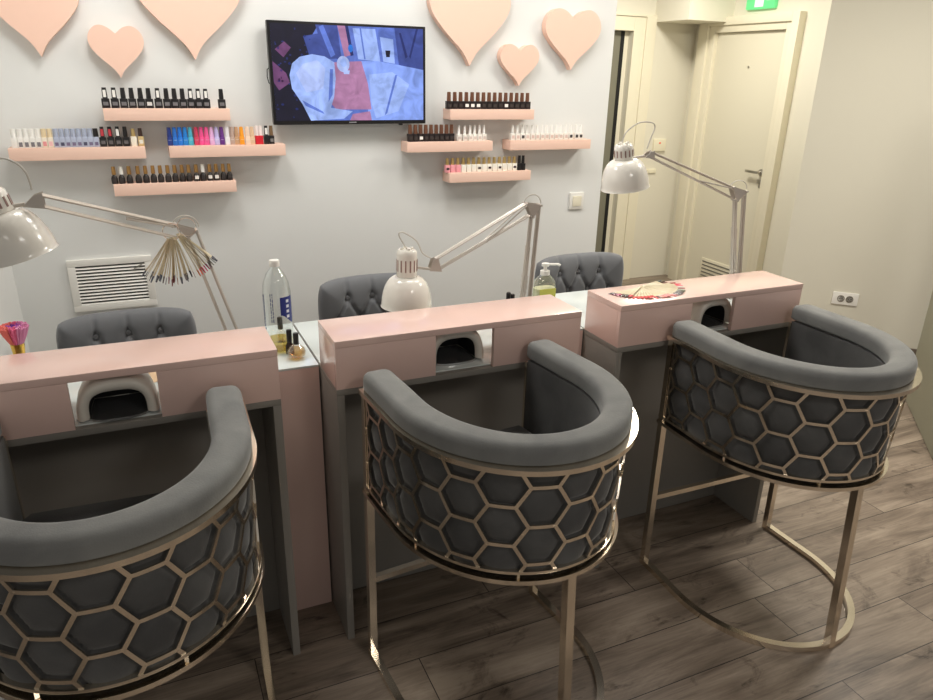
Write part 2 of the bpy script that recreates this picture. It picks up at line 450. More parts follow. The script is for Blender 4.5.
def lattice():
    bm = B(); edges = {}
    for cs, cz in HC:
        P = [(cs+HA*math.cos(k*PI/3), cz+HA*math.sin(k*PI/3)) for k in range(6)]
        for i in range(6):
            a, b = P[i], P[(i+1) % 6]
            key = tuple(sorted(((round(a[0], 3), round(a[1], 3)), (round(b[0], 3), round(b[1], 3)))))
            edges[key] = (a, b)
    z0, z1, s0, s1 = ZB+.006, ZTR, .034, PL-.034
    w, o0, o1 = .0044, .001, .006
    for a, b in edges.values():
        # clip
        t0, t1 = 0., 1.
        for ax, lo, hi in ((0, s0, s1), (1, z0, z1)):
            d = b[ax]-a[ax]
            if abs(d) < 1e-9:
                if a[ax] < lo or a[ax] > hi: t0, t1 = 1, 0
                continue
            ta, tb = (lo-a[ax])/d, (hi-a[ax])/d
            if ta > tb: ta, tb = tb, ta
            t0, t1 = max(t0, ta), min(t1, tb)
        if t1-t0 < .03: continue
        L = math.hypot(b[0]-a[0], b[1]-a[1]); ux, uz = (b[0]-a[0])/L, (b[1]-a[1])/L
        e = w*.5; l0, l1 = t0*L-(e if t0 == 0 else 0), t1*L+(e if t1 == 1 else 0)
        rings = []
        for k in range(5):
            l = l0+(l1-l0)*k/4; s, z = a[0]+ux*l, a[1]+uz*l; ring = []
            for q, o in ((-w, o1), (w, o1), (w, o0), (-w, o0)):
                x, y = plan3(s-uz*q, o, z); ring.append(bm.verts.new((x, y, z+ux*q)))
            rings.append(ring)
        quadstrip(bm, rings)
    return bm

def shell():
    bm = B(); NS, NZ = 210, 36; z0, z1 = ZB+.004, .893
    rings = []
    for i in range(NS+1):
        s = .016+(PL-.032)*i/NS; ring = []
        for j in range(NZ+1):
            z = z0+(z1-z0)*j/NZ
            d = hex_edge_dist(s, z)/(HH/2)
            puff = .017*math.sqrt(max(0, 1-(1-min(1, d*1.15))**2))
            x, y = plan3(s, .024-puff, z); ring.append(bm.verts.new((x, y, z)))
        for j in range(5):
            z = z1+(z0-z1)*j/4; x, y = plan3(s, .0845-.013*math.exp(-((s-PL/2)/.32)**2), .89*((z-z0)/(z1-z0))+.60*(1-(z-z0)/(z1-z0)), .004); ring.append(bm.verts.new((x, y, z)))
        rings.append(ring)
    quadstrip(bm, rings)
    return bm

def rounded(o0, o1, z0, z1, r, n=5, low=.3):
    pts = []
    for cx, cz, a0, rr in ((o1-r, z1-r, 0, r), (o0+r, z1-r, 90, r), (o0+r*low, z0+r*low, 180, r*low), (o1-r*low, z0+r*low, 270, r*low)):
        for k in range(n+1):
            a = math.radians(a0+90*k/n); pts.append((cx+rr*math.cos(a), cz+rr*math.sin(a)))
    return pts

def bar_chair(label, loc, rot):
    t = thing('bar_chair', label, 'chair', loc, rot, 'honeycomb bar chairs in front of the desks')
    bm = shell(); obj('backrest_shell', bm, VELVD, t, ang=60)
    bm = B(); ring_sweep(bm, rounded(.001, .086, .900, .951, .021), .002, PL-.002, 90, endscale=.03, taper=.014, over=.004); obj('armrest_pad', bm, VELV, t, ang=50)
    bm = B()
    ring_sweep(bm, [(-.005, .887), (.040, .887), (.040, .900), (-.005, .900)], 0, PL, 110, over=.018)
    obj('top_rail', bm, METAL, t)
    bm = B()
    ring_sweep(bm, [(-.006, .580), (.044, .580), (.044, .592), (-.006, .592)], 0, PL, 110, over=.006)
    ring_sweep(bm, [(-.002, .603), (.012, .603), (.012, .611), (-.002, .611)], 0, PL, 110)
    for i in range(6):
        s = .03+(PL-.06)*i/5; x, y = plan(s, .006); box(bm, (x-.004, y-.004, .588), (x+.004, y+.004, .604))
    obj('bottom_rail', bm, METAL, t)
    obj('honeycomb_lattice', lattice(), METAL, t, ang=20)
    # front uprights with little rungs
    for sg in (0, 1):
        bm = B()
        s = .030 if sg == 0 else PL-.030
        x, y = plan(s, .006); box(bm, (x-.004, y-.004, .59), (x+.004, y+.004, .888), .0)
        xa = (-HW if sg == 0 else HW); dx = .003 if sg == 0 else -.003
        for z in (.683, .79): box(bm, (min(xa, xa+dx*3), y, z-.003), (max(xa, xa+dx*3), YFR-.01, z+.003))
        xi = xa+(.083 if sg == 0 else -.083)
        box(bm, (min(xi, xi), YFR-.016, .59) if False else (xi-.004, YFR-.018, .59), (xi+.004, YFR-.008, .888))
        box(bm, (min(xa, xi), YFR-.018, .868), (max(xa, xi), YFR-.008, .888)); box(bm, (min(xa, xi), YFR-.018, .59), (max(xa, xi), YFR-.008, .604))
        obj('front_frame', bm, METAL, t, False)
    # seat
    rings = []; bm = B(); K = 64
    for off, z in ((.085, .60), (.076, .64), (.084, .668), (.105, .682), (.16, .688), (.24, .690)):
        ring = []
        for k in range(K+1):
            s = .02+(PL-.04)*k/K; x, y = plan(s, off); f = 1.
            if off > .12:
                cx0, cy0 = 0, -.05; x0, y0 = plan(s, .105); f = (1-(off-.105)/.3); x, y = cx0+(x0-cx0)*f, cy0+(y0-cy0)*f
            ring.append(bm.verts.new((x, min(y, YFR+.0-(off-.085)*.3), z)))
        rings.append(ring)
    quadstrip(bm, rings); obj('seat', bm, VELVD, t)
    bm = B(); prism(bm, [plan(PL*k/60, .046) for k in range(61)], .580, .5995); obj('seat_pan', bm, BLACKM, t)
    hx = HW-.011; fy = YFR-.011; hb = RY-.011
    for sg in (-1, 1):
        bm = B(); tube(bm, [(sg*(hx+.006), fy-.008, .0), (sg*hx, fy, .886)], .011, square=True, up=(1, 0, 0)); obj('leg', bm, METAL, t, False)
    bm = B(); tube(bm, [(.0, -hb-.036, .0), (.0, -hb, .58)], .012, square=True, up=(1, 0, 0)); obj('leg', bm, METAL, t, False)
    bm = B(); tube(bm, [(-hx, fy, .28), (hx, fy, .28)], .009, square=True); obj('footrest', bm, METAL, t, False)
    bm = B(); ring_sweep(bm, [(-.006, .001), (.016, .001), (.016, .021), (-.006, .021)], .008, PL-.008, 90, lean=False, over=.028); obj('floor_rail', bm, METAL, t)
    return t
c0 = bar_chair('grey velvet bar chair with honeycomb metal back, at the middle desk', (1.855, -1.652, 0), .095)
dup(c0, (2.900, -1.636, 0), -.012, 'grey velvet bar chair with honeycomb metal back, at the right desk under the swatch fan')
dup(c0, (.912, -1.625, 0), -.055, 'grey velvet bar chair with honeycomb metal back, nearest, at the left desk')

# ------------------------------------------------------------ technician chairs
def tech_chair(label, loc, W, ztop, rot=0.):
    t = thing('technician_chair', label, 'chair', loc, rot, 'tufted grey technician chairs')
    H = .46; hw = W/2; zc = ztop-H/2; NU, NV = 72, 64
    rowz = ztop-.078; bs = []
    for i in (-1, 0, 1): bs.append((i*.106, rowz))
    r2 = [(i*.106, rowz-.085) for i in (-1.5, -.5, .5, 1.5)]
    r3 = [(i*.106, rowz-.17) for i in (-1, 0, 1)]
    seg = []
    for b in bs:
        seg.append((b, (b[0], ztop)))
        for c in r2:
            if abs(b[0]-c[0]) < .06: seg.append((b, c))
    for b in r3:
        for c in r2:
            if abs(b[0]-c[0]) < .06: seg.append((b, c))
        seg.append((b, (b[0], ztop-H)))
    bs_all = bs+r2+r3
    def sd(p, a, b):
        ax, az = a; bx_, bz = b; dx, dz = bx_-ax, bz-az; L = dx*dx+dz*dz
        k = max(0, min(1, ((p[0]-ax)*dx+(p[1]-az)*dz)/L)); return math.hypot(p[0]-ax-k*dx, p[1]-az-k*dz)
    def mp(u, v):
        k = .30
        x = u*math.sqrt(1-k*v**6/2)*hw*(1-.06*(1-v)*.5); z = zc+v*math.sqrt(1-k*u**6/2)*H/2; return x, z
    bm = B(); F = []; Bk = []
    for i in range(NU+1):
        f = []; b = []
        for j in range(NV+1):
            u, v = -1+2*i/NU, -1+2*j/NV; x, z = mp(u, v)
            e = math.sqrt(max(0, 1-max(abs(u), abs(v))**5))
            dd = min(sd((x, z), *s) for s in seg); bd = min(math.hypot(x-q[0], z-q[1]) for q in bs_all)
            dep = .050*e-.010*math.exp(-(dd/.007)**2)*e-.017*math.exp(-(bd/.016)**2)*e
            yb = -.9*x*x
            f.append(bm.verts.new((x, yb-dep, z)))
            b.append(bm.verts.new((x, yb+.03*e+.001, z)))
        F.append(f); Bk.append(b)
    quadstrip(bm, F, closed=False); quadstrip(bm, Bk, closed=False)
    for i in range(NU):
        for j in (0, NV): bm.faces.new((F[i][j], F[i+1][j], Bk[i+1][j], Bk[i][j]))
    for j in range(NV):
        for i in (0, NU): bm.faces.new((F[i][j], F[i][j+1], Bk[i][j+1], Bk[i][j]))
    obj('backrest', bm, TECHV, t, ang=70)
    for q in bs_all:
        if abs(q[0]) > hw-.03: continue
        bm = B(); lathe(bm, [(.0115, 0), (.0115, .004), (.008, .0085), (0, .010)], 14, Matrix.Translation((q[0], -.9*q[0]**2-.027, q[1])) @ Matrix.Rotation(PI/2, 4, 'X')); obj('button', bm, TECHV, t)
    zs = ztop-.46
    bm = B(); rings = []
    for sc, z in ((.9, zs-.04), (1, zs-.02), (1, zs+.03), (.95, zs+.05), (.6, zs+.06), (.1, zs+.062)):
        rings.append([bm.verts.new((math.copysign(abs(math.cos(a))**.6, math.cos(a))*.21*sc, -.27+math.copysign(abs(math.sin(a))**.6, math.sin(a))*.2*sc, z)) for a in [2*PI*k/40 for k in range(40)]])
    quadstrip(bm, rings); obj('seat', bm, TECHV, t)
    bm = B(); tube(bm, [(0, .03, zs+.15), (0, .05, zs+.02), (0, 0, zs-.05), (0, -.2, zs-.05)], .03, square=True, r2=.008); obj('back_bracket', bm, METAL, t)
    bm = B(); lathe(bm, [(.03, .09), (.03, .25), (.018, .25), (.018, zs-.04)], 16, Matrix.Translation((0, -.27, 0))); obj('gas_column', bm, METAL, t)
    for k in range(5):
        a = 2*PI*k/5+.3; c, s = math.cos(a), math.sin(a)
        bm = B(); tube(bm, [(0, -.27, .10), (.24*c, -.27+.24*s, .07)], .014, square=True); obj('base_arm', bm, METAL, t)
        bm = B(); lathe(bm, [(.0, -.012), (.028, -.012), (.028, .012), (0, .012)], 16, Matrix.Translation((.24*c, -.27+.24*s, .028)) @ Matrix.Rotation(a, 4, 'Z') @ Matrix.Rotation(PI/2, 4, 'X')); obj('caster', bm, BLACK, t)
    return t
tech_chair('tufted grey office chair in front of the wall grille', (.957, -.44, 0), .465, .872)
tech_chair('tufted grey office chair behind the middle desk, partly hidden by lamp shade', (1.865, -.44, 0), .455, .922)
tech_chair('tufted grey office chair beyond the soap pump bottle', (2.845, -.44, 0), .48, .934)

# ------------------------------------------------------------ architect lamps
def lamp(label, base, low, up, up_y, sock, rim, R, strut, cable, rods=.0045):
    """points given as (x,z) in the lamp's plane; up_y = y of the head; the elbow stands at base y"""
    Y = base[1]; o = Vector((base[0], Y, ZT))
    t = thing('desk_lamp', label, 'lamp', tuple(o), 0, 'white architect lamps clamped to the desks')
    ex = (up[0][0]+up[2][0])/2; hx = (up[1][0]+up[3][0])/2
    def yy(x):
        f = (x-ex)/(hx-ex); return Y+(up_y-Y)*f if f > 0 else Y
    def p(x, z, dy=0): return Vector((x, yy(x)+dy, z))-o
    def rod(bm, a, b, r=rods):
        for dy in (-.009, .009): tube(bm, [p(a[0], a[1], dy), p(b[0], b[1], dy)], r*.62, 8)
        tube(bm, [p(a[0], a[1]), p(b[0], b[1])], r, 8)
    # clamp
    bx_ = base[0]
    bm = B(); lathe(bm, [(.034, 0), (.034, .010), (.016, .014), (.012, .045)], 20); obj('clamp_base', bm, LAMPM, t)
    # lower arm: extend both rods down to a pivot plate
    l1, l2 = low[:2], low[2:]
    def ext(a, b, z): k = (z-a[1])/(b[1]-a[1]); return (a[0]+(b[0]-a[0])*k, z)
    zb = ZT+.055; e1, e2 = ext(*l1, zb), ext(*l2, zb)
    bm = B(); rod(bm, l1[0], e1); rod(bm, l2[0], e2); obj('lower_arm', bm, LAMPM, t)
    bm = B(); m = ((e1[0]+e2[0])/2)
    q = [(e1[0]-.01, zb+.012), (e2[0]+.01, zb+.012), (bx_+.012, ZT+.02), (bx_-.012, ZT+.02)]
    for dy in (-.013, .011):
        prism(bm, [(x-o.x, z-o.z) for x, z in q], dy, dy+.002, 'y')
    obj('pivot_bracket', bm, LAMPM, t)
    # springs beside the lower arm
    bm = B()
    for dy in (-.014, .014):
        a0 = ext(*l1, zb+.01); a1 = ext(*l1, zb+.12); pts = []
        for k in range(120):
            f = k/119; c = p(a0[0]+(a1[0]-a0[0])*f, a0[1]+(a1[1]-a0[1])*f, dy); an = k*1.5
            pts.append(c+Vector((math.cos(an)*.0045, math.sin(an)*.0045, 0)))
        tube(bm, pts, .0011, 4)
        tube(bm, [p(a1[0], a1[1], dy), p(*(l1[0][0]*.5+a1[0]*.5, l1[0][1]*.5+a1[1]*.5), dy)], .0015, 6)
    obj('spring', bm, LAMPM, t)
    # elbow bracket
    bm = B(); q = [up[0], l2[0], l1[0]]; c = (sum(a[0] for a in q)/3, sum(a[1] for a in q)/3)
    q = [(c[0]+(a[0]-c[0])*1.18, c[1]+(a[1]-c[1])*1.18) for a in q]
    for dy in (-.014, .012): prism(bm, [(a[0]-o.x, a[1]-o.z) for a in q], dy, dy+.002, 'y')
    for a in (up[0], l2[0], l1[0]): tube(bm, [p(a[0], a[1], -.019), p(a[0], a[1], .019)], .004, 8)
    obj('elbow_bracket', bm, LAMPM, t)
    bm = B(); rod(bm, up[0], up[1]); rod(bm, up[2], up[3])
    for dy in (-.012, .012): tube(bm, [p(up[0][0], up[0][1]-.004, dy), p(strut[0], strut[1], dy)], .0022, 6)
    obj('upper_arm', bm, LAMPM, t)
    # head bracket
    bm = B(); hb = strut and up
    q = [(up[1][0]+.006, up[1][1]+.006), (up[3][0]+.01, up[3][1]-.006), (up[3][0]-.032, up[3][1]+.0), (up[1][0]-.012, up[1][1]-.0)]
    yh = up_y-Y
    for dy in (-.012, .010): prism(bm, [(a[0]-o.x, a[1]-o.z) for a in q], yh+dy, yh+dy+.002, 'y')
    sx, sz = (sock[0][0]+sock[1][0])/2, (sock[0][1]+sock[1][1])/2
    nb = (up[3][0]-.028, up[3][1]+.004)
    tube(bm, [Vector((nb[0], up_y, nb[1]))-o, Vector((sx, up_y, sz-.012))-o], .0045, 8)
    obj('head_bracket', bm, LAMPM, t)
    # head: axis from the socket top to the centre of the rim
    A = Vector((sock[0][0], up_y, sock[0][1])); C = Vector((rim[0], up_y, rim[1])); ax = (C-A); L = ax.length; ax.normalize()
    rot = Vector((0, 0, -1)).rotation_difference(ax).to_matrix().to_4x4()
    M = Matrix.Translation(A-o) @ rot
    hs = L-.095     # length of the socket cylinder
    bm = B(); lathe(bm, [(0, 0), (.026, 0), (.0315, -.006), (.033, -.018), (.033, -hs+.004), (.030, -hs)], 28, M)
    for k in range(4):
        lathe(bm, [(.0, .006), (.006, .006), (.006, -.004), (0, -.004)], 8, M @ Matrix.Translation((.017*math.cos(k*PI/2), .017*math.sin(k*PI/2), 0)))
    so = obj('lamp_socket', bm, LAMPW, t)
    bm = B()
    for k in range(14):
        a = 2*PI*k/14
        box(bm, (-.0022, -.0008, -hs*.78), (.0022, .0008, -hs*.35), 0, 0, M @ Matrix.Rotation(a, 4, 'Z') @ Matrix.Translation((0, .0332, 0)))
    obj('socket_slot', bm, LAMPD, so, False)
    prof = [(.030, -hs)]; out = []
    for k in range(13):
        f = k/12; out.append((.034+(R-.034)*math.sin(f*PI/2)**.85, -hs-.095*(1-math.cos(f*PI/2))**.9 if k else -hs))
    inn = [(r-.002, z+.0005) for r, z in out[::-1]]
    bm = B(); lathe(bm, out+[(R+.002, -L-.003), (R-.001, -L-.003)]+inn, 44, M, cap=False); sh = obj('lamp_shade', bm, LAMPW, t)
    bm = B(); lathe(bm, [(.014, -hs), (.016, -hs-.02), (.026, -hs-.045), (.028, -hs-.062), (.018, -hs-.082), (0, -hs-.088)], 20, M); obj('bulb', bm, mat('bulb_white', srgb(240, 238, 230), .3), t)
    # cable
    pts = [Vector((x, up_y, z))-o for x, z in cable]; sm = []
    for i in range(len(pts)-1):
        a = pts[max(0, i-1)]; b = pts[i]; c = pts[i+1]; d = pts[min(len(pts)-1, i+2)]
        for k in range(6):
            f = k/6; sm.append(.5*((2*b)+(c-a)*f+(2*a-5*b+4*c-d)*f*f+(3*b-a-3*c+d)*f**3))
    sm.append(pts[-1]); bm = B(); tube(bm, sm, .0022, 8)
    obj('cable', bm, mat('cable_grey', srgb(205, 200, 190), .5), t); bm = B()
    e0 = p(up[0][0], up[0][1]); e1_ = p(l2[0][0], l2[0][1]); mid = (e0+e1_)/2
    lp = []
    for k in range(17):
        f = k/16; an = PI*f; lp.append(mid+Vector((-math.cos(an)*(e1_-e0).length*.62, .0, math.sin(an)*.032)))
    tube(bm, lp, .0018, 6)
    obj('cable', bm, mat('cable_grey', srgb(205, 200, 190), .5), t)
    return t
LY = -1.08
lamp('white desk lamp with shade low over the middle desk', (2.238, LY),
     [(2.241, 1.251), (2.225, .977), (2.269, 1.288), (2.253, .975)], [(2.218, 1.295), (1.898, 1.133), (2.231, 1.255), (1.907, 1.098)], LY,
     [(1.802, 1.172), (1.798, 1.088)], (1.799, .990), .081, (2.073, 1.177),
     [(1.802, 1.172), (1.776, 1.218), (1.791, 1.226), (1.834, 1.196), (1.854, 1.156), (1.882, 1.138)])
lamp('white desk lamp rising over the right desk, shade held up beside the doorway', (3.18, LY),
     [(3.124, 1.265), (3.171, .983), (3.164, 1.297), (3.205, .98)], [(3.096, 1.315), (2.706, 1.45), (3.113, 1.271), (2.705, 1.433)], LY,
     [(2.586, 1.479), (2.592, 1.402)], (2.610, 1.334), .082, (2.92, 1.347),
     [(2.580, 1.479), (2.590, 1.515), (2.639, 1.547), (2.692, 1.549), (2.710, 1.534), (2.699, 1.501), (2.686, 1.462)])
lamp('white desk lamp over the left desk, nail swatches hanging from its elbow', (1.272, LY),
     [(1.164, 1.254), (1.236, .978), (1.187, 1.272), (1.266, .979)], [(1.135, 1.290), (.859, 1.425), (1.136, 1.254), (.856, 1.402)], -1.36,
     [(.764, 1.438), (.776, 1.385)], (.800, 1.297), .078, (1.02, 1.335),
     [(.764, 1.438), (.770, 1.485), (.800, 1.503), (.825, 1.494), (.84, 1.475), (.845, 1.453), (.846, 1.436)])

# ------------------------------------------------------------ nail lamps in the riser openings
def nail_lamp(label, loc, rot=0., W=.172, H=.093):
    t = thing('nail_lamp', label, 'nail lamp', loc, rot, 'white dome nail lamps in the desk openings')
    def arch(w, h, z0, n=26, e=.62):
        return [(-math.copysign(abs(math.cos(PI*k/n))**e, math.cos(PI*k/n))*w/2, z0+max(0., math.sin(PI*k/n))**e*h) for k in range(n+1)]
    bm = B(); rings = []
    def add(w, h, z0, y, e=.75): rings.append([bm.verts.new((x, y, z)) for x, z in arch(w, h, z0, e=e)])
    add(W*.70, H*.64, .008, .012, .6); add(W*.72, H*.68, .007, .002, .62); add(W*.86, H*.86, .006, -.004); add(W*.95, H*.95, .006, .000); add(W, H*.985, .006, .014); add(W, H, .006, .06); add(W*.96, H*.97, .006, .10)
    add(W*.86, H*.86, .006, .14); add(W*.62, H*.6, .006, .168); add(W*.2, H*.2, .006, .178)
    quadstrip(bm, rings, closed=False); obj('housing', bm, SHELLW, t, ang=60)
    bm = B(); rings = []
    for y, k in ((.012, 1), (.08, .98), (.13, .9)): rings.append([bm.verts.new((x*k, y, z)) for x, z in arch(W*.70, H*.64, .008, e=.6)])
    quadstrip(bm, rings, closed=False); bm.faces.new(rings[-1]); obj('curing_chamber', bm, BLACKM, t)
    bm = B(); rings = []
    for k in range(2):
        rings.append([bm.verts.new((math.copysign(abs(math.cos(a))**.7, math.cos(a))*W*.46, .075+math.copysign(abs(math.sin(a))**.7, math.sin(a))*.088, .001+k*.006)) for a in [2*PI*i/36 for i in range(36)]])
    quadstrip(bm, rings); obj('base_plate', bm, mat('silver_plate', (.62, .62, .62, 1), .22, metal=.9), t)
    return t
NL = nail_lamp('white dome nail lamp in the opening of the left desk riser', (.942, YF+.022, ZT+.0005), .0, W=.186, H=.10)
nail_lamp('white dome nail lamp in the opening of the middle desk riser', (1.866, YF+.055, ZT+.0005), .0, W=.185, H=.108)
nail_lamp('white dome nail lamp in the opening of the right desk riser', (2.853, YF+.048, ZT+.0005), .08, W=.175, H=.102)
bm = B(); box(bm, (-.055, -.04, 0), (.055, .04, .0015), 0); o = obj('paper_card', bm, mat('tan_card', srgb(214, 184, 148), .7)); o.location = (1.03, -1.13, ZT+.0005); o.rotation_euler = (0, 0, .3)
tag(o, 'small tan card lying behind the dome nail lamp of the left desk', 'card')

# ------------------------------------------------------------ wall shelves
YS, TH = -.085, .0443
def shelf(x0, x1, z, label):
    bm = B(); box(bm, (-(x1-x0)/2, YS, -TH), ((x1-x0)/2, 0, 0), .0012)
    o = obj('wall_shelf', bm, PINKS); o.location = ((x0+x1)/2, 0, z)
    return tag(o, label, 'shelf', 'small pink wall shelves')
ZA, ZBs, ZC = 1.5407, 1.4024, 1.263
shelf(.972, 1.422, ZA, 'pink wall shelf left of the screen, topmost, holding black bottles')
shelf(.645, 1.098, ZBs, 'pink wall shelf farthest left, holding white and blue-grey bottles')
shelf(1.183, 1.629, ZBs, 'pink wall shelf just below left screen corner, holding rainbow-coloured bottles')
shelf(.969, 1.421, ZC, 'pink wall shelf lowest on the left, holding gold-capped black bottles')
shelf(2.363, 2.788, ZA, 'pink wall shelf right of the screen, topmost, holding bronze-capped bottles')
shelf(2.159, 2.578, ZBs, 'pink wall shelf just below right screen corner, bronze-capped and white bottles')
shelf(2.670, 3.114, ZBs, 'pink wall shelf farthest right, holding a row of all-white bottles')
shelf(2.363, 2.787, ZC, 'pink wall shelf lowest on the right, holding gold-capped white bottles')

# ------------------------------------------------------------ polish bottles
PM = {}
def pm(rgb, rough=.3, metal=0.):
    k = (rgb, rough, metal)
    if k not in PM: PM[k] = mat('polish_%d_%d_%d' % rgb+('_m' if metal else ''), srgb(*rgb), rough, metal)
    return PM[k]
BK = (28, 26, 27); WH = (238, 236, 230)
MESH = {}
def part_mesh(key, fn, mats):
    if key not in MESH:
        o = obj('tmp', fn(), mats); MESH[key] = o.data; bpy.data.objects.remove(o)
    return MESH[key]
def child(name, me, parent):
    o = bpy.data.objects.new(name, me); COL.objects.link(o); o.parent = parent; return o

def body_box(w, d, h):
    def f():
        bm = B(); box(bm, (-w/2, -d/2, 0), (w/2, d/2, h), .0022)
        return bm
    return f
def body_round(w, h):
    def f():
        bm = B(); r = w/2; lathe(bm, [(0, 0), (r*.92, 0), (r, .003), (r, h*.55), (r*.85, h*.75), (r*.5, h*.93), (r*.42, h), (0, h)], 14)
        return bm
    return f
def cap_f(w, h, z, tp=.74):
    def f():
        bm = B(); lathe(bm, [(0, z), (w/2, z), (w/2*.99, z+h*.3), (w/2*tp, z+h), (0, z+h)], 12)
        return bm
    return f
def label_f(w, z0, z1, y):
    def f():
        bm = B(); box(bm, (-w/2, y-.0006, z0), (w/2, y, z1)); return bm
    return f
ORD = ['first', 'second', 'third', 'fourth', 'fifth', 'sixth', 'seventh', 'eighth', 'ninth', 'tenth', 'eleventh', 'twelfth', 'thirteenth', 'fourteenth', 'fifteenth', 'sixteenth', 'seventeenth', 'eighteenth', 'nineteenth', 'twentieth', 'twenty-first', 'twenty-second', 'twenty-third', 'twenty-fourth']
def polish(x, z, kind, body, cap, lab, text, group, extra=None, y=-.058, w=.0235, bh=.034, ch=.038, name='polish_bottle', labz=None, cw=None, taper=.85):
    t = thing(name, text, 'bottle', (x, y, z), 0, group)
    if kind == 'box': me = part_mesh(('bb', w, bh, body), body_box(w, .022, bh), pm(body))
    else: me = part_mesh(('br', w, bh, body), body_round(w, bh), pm(body))
    child('bottle', me, t)
    capm = pm(cap[0], .3, cap[1]) if isinstance(cap[0], tuple) else pm(cap)
    cw = cw or .0155
    child('cap', part_mesh(('cp', cw, ch, bh, taper, capm.name), cap_f(cw, ch, bh, taper), capm), t)
    if lab:
        z0, z1 = labz or (bh*.28, bh*.66); lw = w*.62
        yy = -.011 if kind == 'box' else -w/2
        child('bottle_label', part_mesh(('lb', lw, z0, z1, lab, yy), label_f(lw, z0, z1, yy), pm(lab, .6)), t)
    if extra:
        child('cap_sticker', part_mesh(('st', ch, bh, extra, cw), label_f(.010, bh+ch*.12, bh+ch*.78, -cw/2-.0002), pm(extra, .6)), t)
    return t
GREYL = (112, 111, 113)
# top left shelf: fourteen black bottles
S = 'top shelf left of the screen'
xs1 = [.981+(px-104.)/(230.4-103.2)*.45 for px in [95+q/5.833 for q in (75, 127, 177, 225, 275, 322, 375, 425, 472, 520, 568, 615, 660, 755)]]
xs1 = [x-.010 for x in xs1]
for i, x in enumerate(xs1):
    st = WH if i in (0, 1, 6, 10, 11, 12) else None
    lb = (215, 212, 208) if i in (5,) else GREYL
    d = 'black polish bottle' + (' with white cap sticker' if st else ' with black cap')
    txt = 'lone black polish bottle standing apart at right end, ' + S if i == 13 else '%s, %s from left, %s' % (d, ORD[i], S)
    polish(x, ZA, 'box', BK, BK, lb, txt, 'black bottles on the top left shelf', st, w=.0278, cw=.018)
# far left shelf
S = 'far left shelf'
def sx(px, a, b, x0, x1): return x0+(px-a)/(b-a)*(x1-x0)
x = .668
for i in range(5):
    polish(x, ZBs, 'box', WH, WH, (120, 118, 122) if i else None, 'white square-capped bottle, %s from left, %s' % (ORD[i], S), 'white bottles on the far left shelf', w=.0187, bh=.036, ch=.030, cw=.0178, taper=.97, labz=(.004, .020)); x += .0192
for i in range(2):
    polish(x, ZBs, 'box', (236, 226, 208), (228, 208, 170), (224, 150, 150) if i == 0 else (236, 190, 190), ['cream bottle with rose label', 'cream bottle with pale pink label'][i]+', '+S, 'cream bottles on the far left shelf', w=.0187, bh=.036, ch=.030, cw=.0178, taper=.97, labz=(.006, .022)); x += .0192
for i in range(8):
    polish(x, ZBs, 'box', (176, 184, 204), (170, 178, 198) if i < 7 else BK, (70, 72, 96) if i in (1, 5) else (112, 104, 132), 'blue-grey bottle, %s of the blue-grey row, %s' % (ORD[i], S), 'blue-grey bottles on the far left shelf', w=.0187, bh=.036, ch=.030, cw=.0178, taper=.97, labz=(.006, .018)); x += .0188
x += .004
for i in range(4):
    polish(x, ZBs, 'box', BK, BK, (96, 92, 92), 'black bottle, %s of four between blue-grey and gold ones, %s' % (ORD[i], S), 'four black bottles on the far left shelf', [(190, 60, 70), (190, 60, 70), WH, None][i], w=.0235); x += .0262
polish(x+.001, ZBs, 'box', (240, 232, 214), ((206, 178, 120), .6), None, 'white bottle with gold cap near the right end of '+S, 'gold bottles on the far left shelf', w=.021, bh=.036, ch=.028)
polish(x+.026, ZBs, 'box', (205, 180, 130), (62, 40, 32), (240, 235, 220), 'gold bottle with dark brown cap at the right end of '+S, 'gold bottles on the far left shelf', w=.021, bh=.036, ch=.030)
# rainbow shelf
S = 'rainbow shelf'
cols = [('navy', (40, 58, 130)), ('blue', (44, 112, 200)), ('bright blue', (40, 120, 216)), ('azure', (40, 132, 214)), ('teal', (80, 182, 206)), ('crimson', (206, 66, 96)), ('hot pink', (238, 84, 150)), ('pink', (240, 96, 156)), ('lilac', (226, 176, 220)), ('lavender', (196, 186, 232)), ('purple', (104, 52, 134)), ('white', (238, 236, 240)), ('taupe', (190, 164, 150)), ('tan', (196, 156, 120)), ('orange', (244, 160, 40)), ('cream', (240, 214, 190)), ('beige', (228, 194, 158))]
xp = [85, 120, 155, 190, 225, 265, 300, 335, 370, 405, 440, 478, 512, 545, 580, 622, 655, 690, 718, 758, 795]
for i, q in enumerate(xp):
    x = sx(160+q/6.911, 168.7, 286.6, 1.183, 1.629)-.006
    if i < 17:
        n, c = cols[i]
        polish(x, ZBs, 'box', c, c, tuple(min(255, int(v*.5+120)) for v in c), '%s polish bottle in the colour row, %s' % (n, S), 'coloured bottles on the rainbow shelf', w=.0186, bh=.030, ch=.038, cw=.0172, taper=.8, labz=(.019, .0215))
    elif i < 19:
        polish(x, ZBs, 'box', (206, 36, 50), (240, 226, 222), None, 'red bottle with white cap, %s of two, %s' % (['left', 'right'][i-17], S), 'red bottles on the rainbow shelf', w=.0165)
    elif i == 19: polish(x, ZBs, 'box', BK, BK, None, 'black bottle with white cap sticker, '+S, 'dark bottles on the rainbow shelf', WH, w=.0205)
    else: polish(x, ZBs, 'box', BK, ((140, 112, 82), .5), (120, 118, 116), 'black bottle with bronze cap at right end of '+S, 'dark bottles on the rainbow shelf', w=.0205)
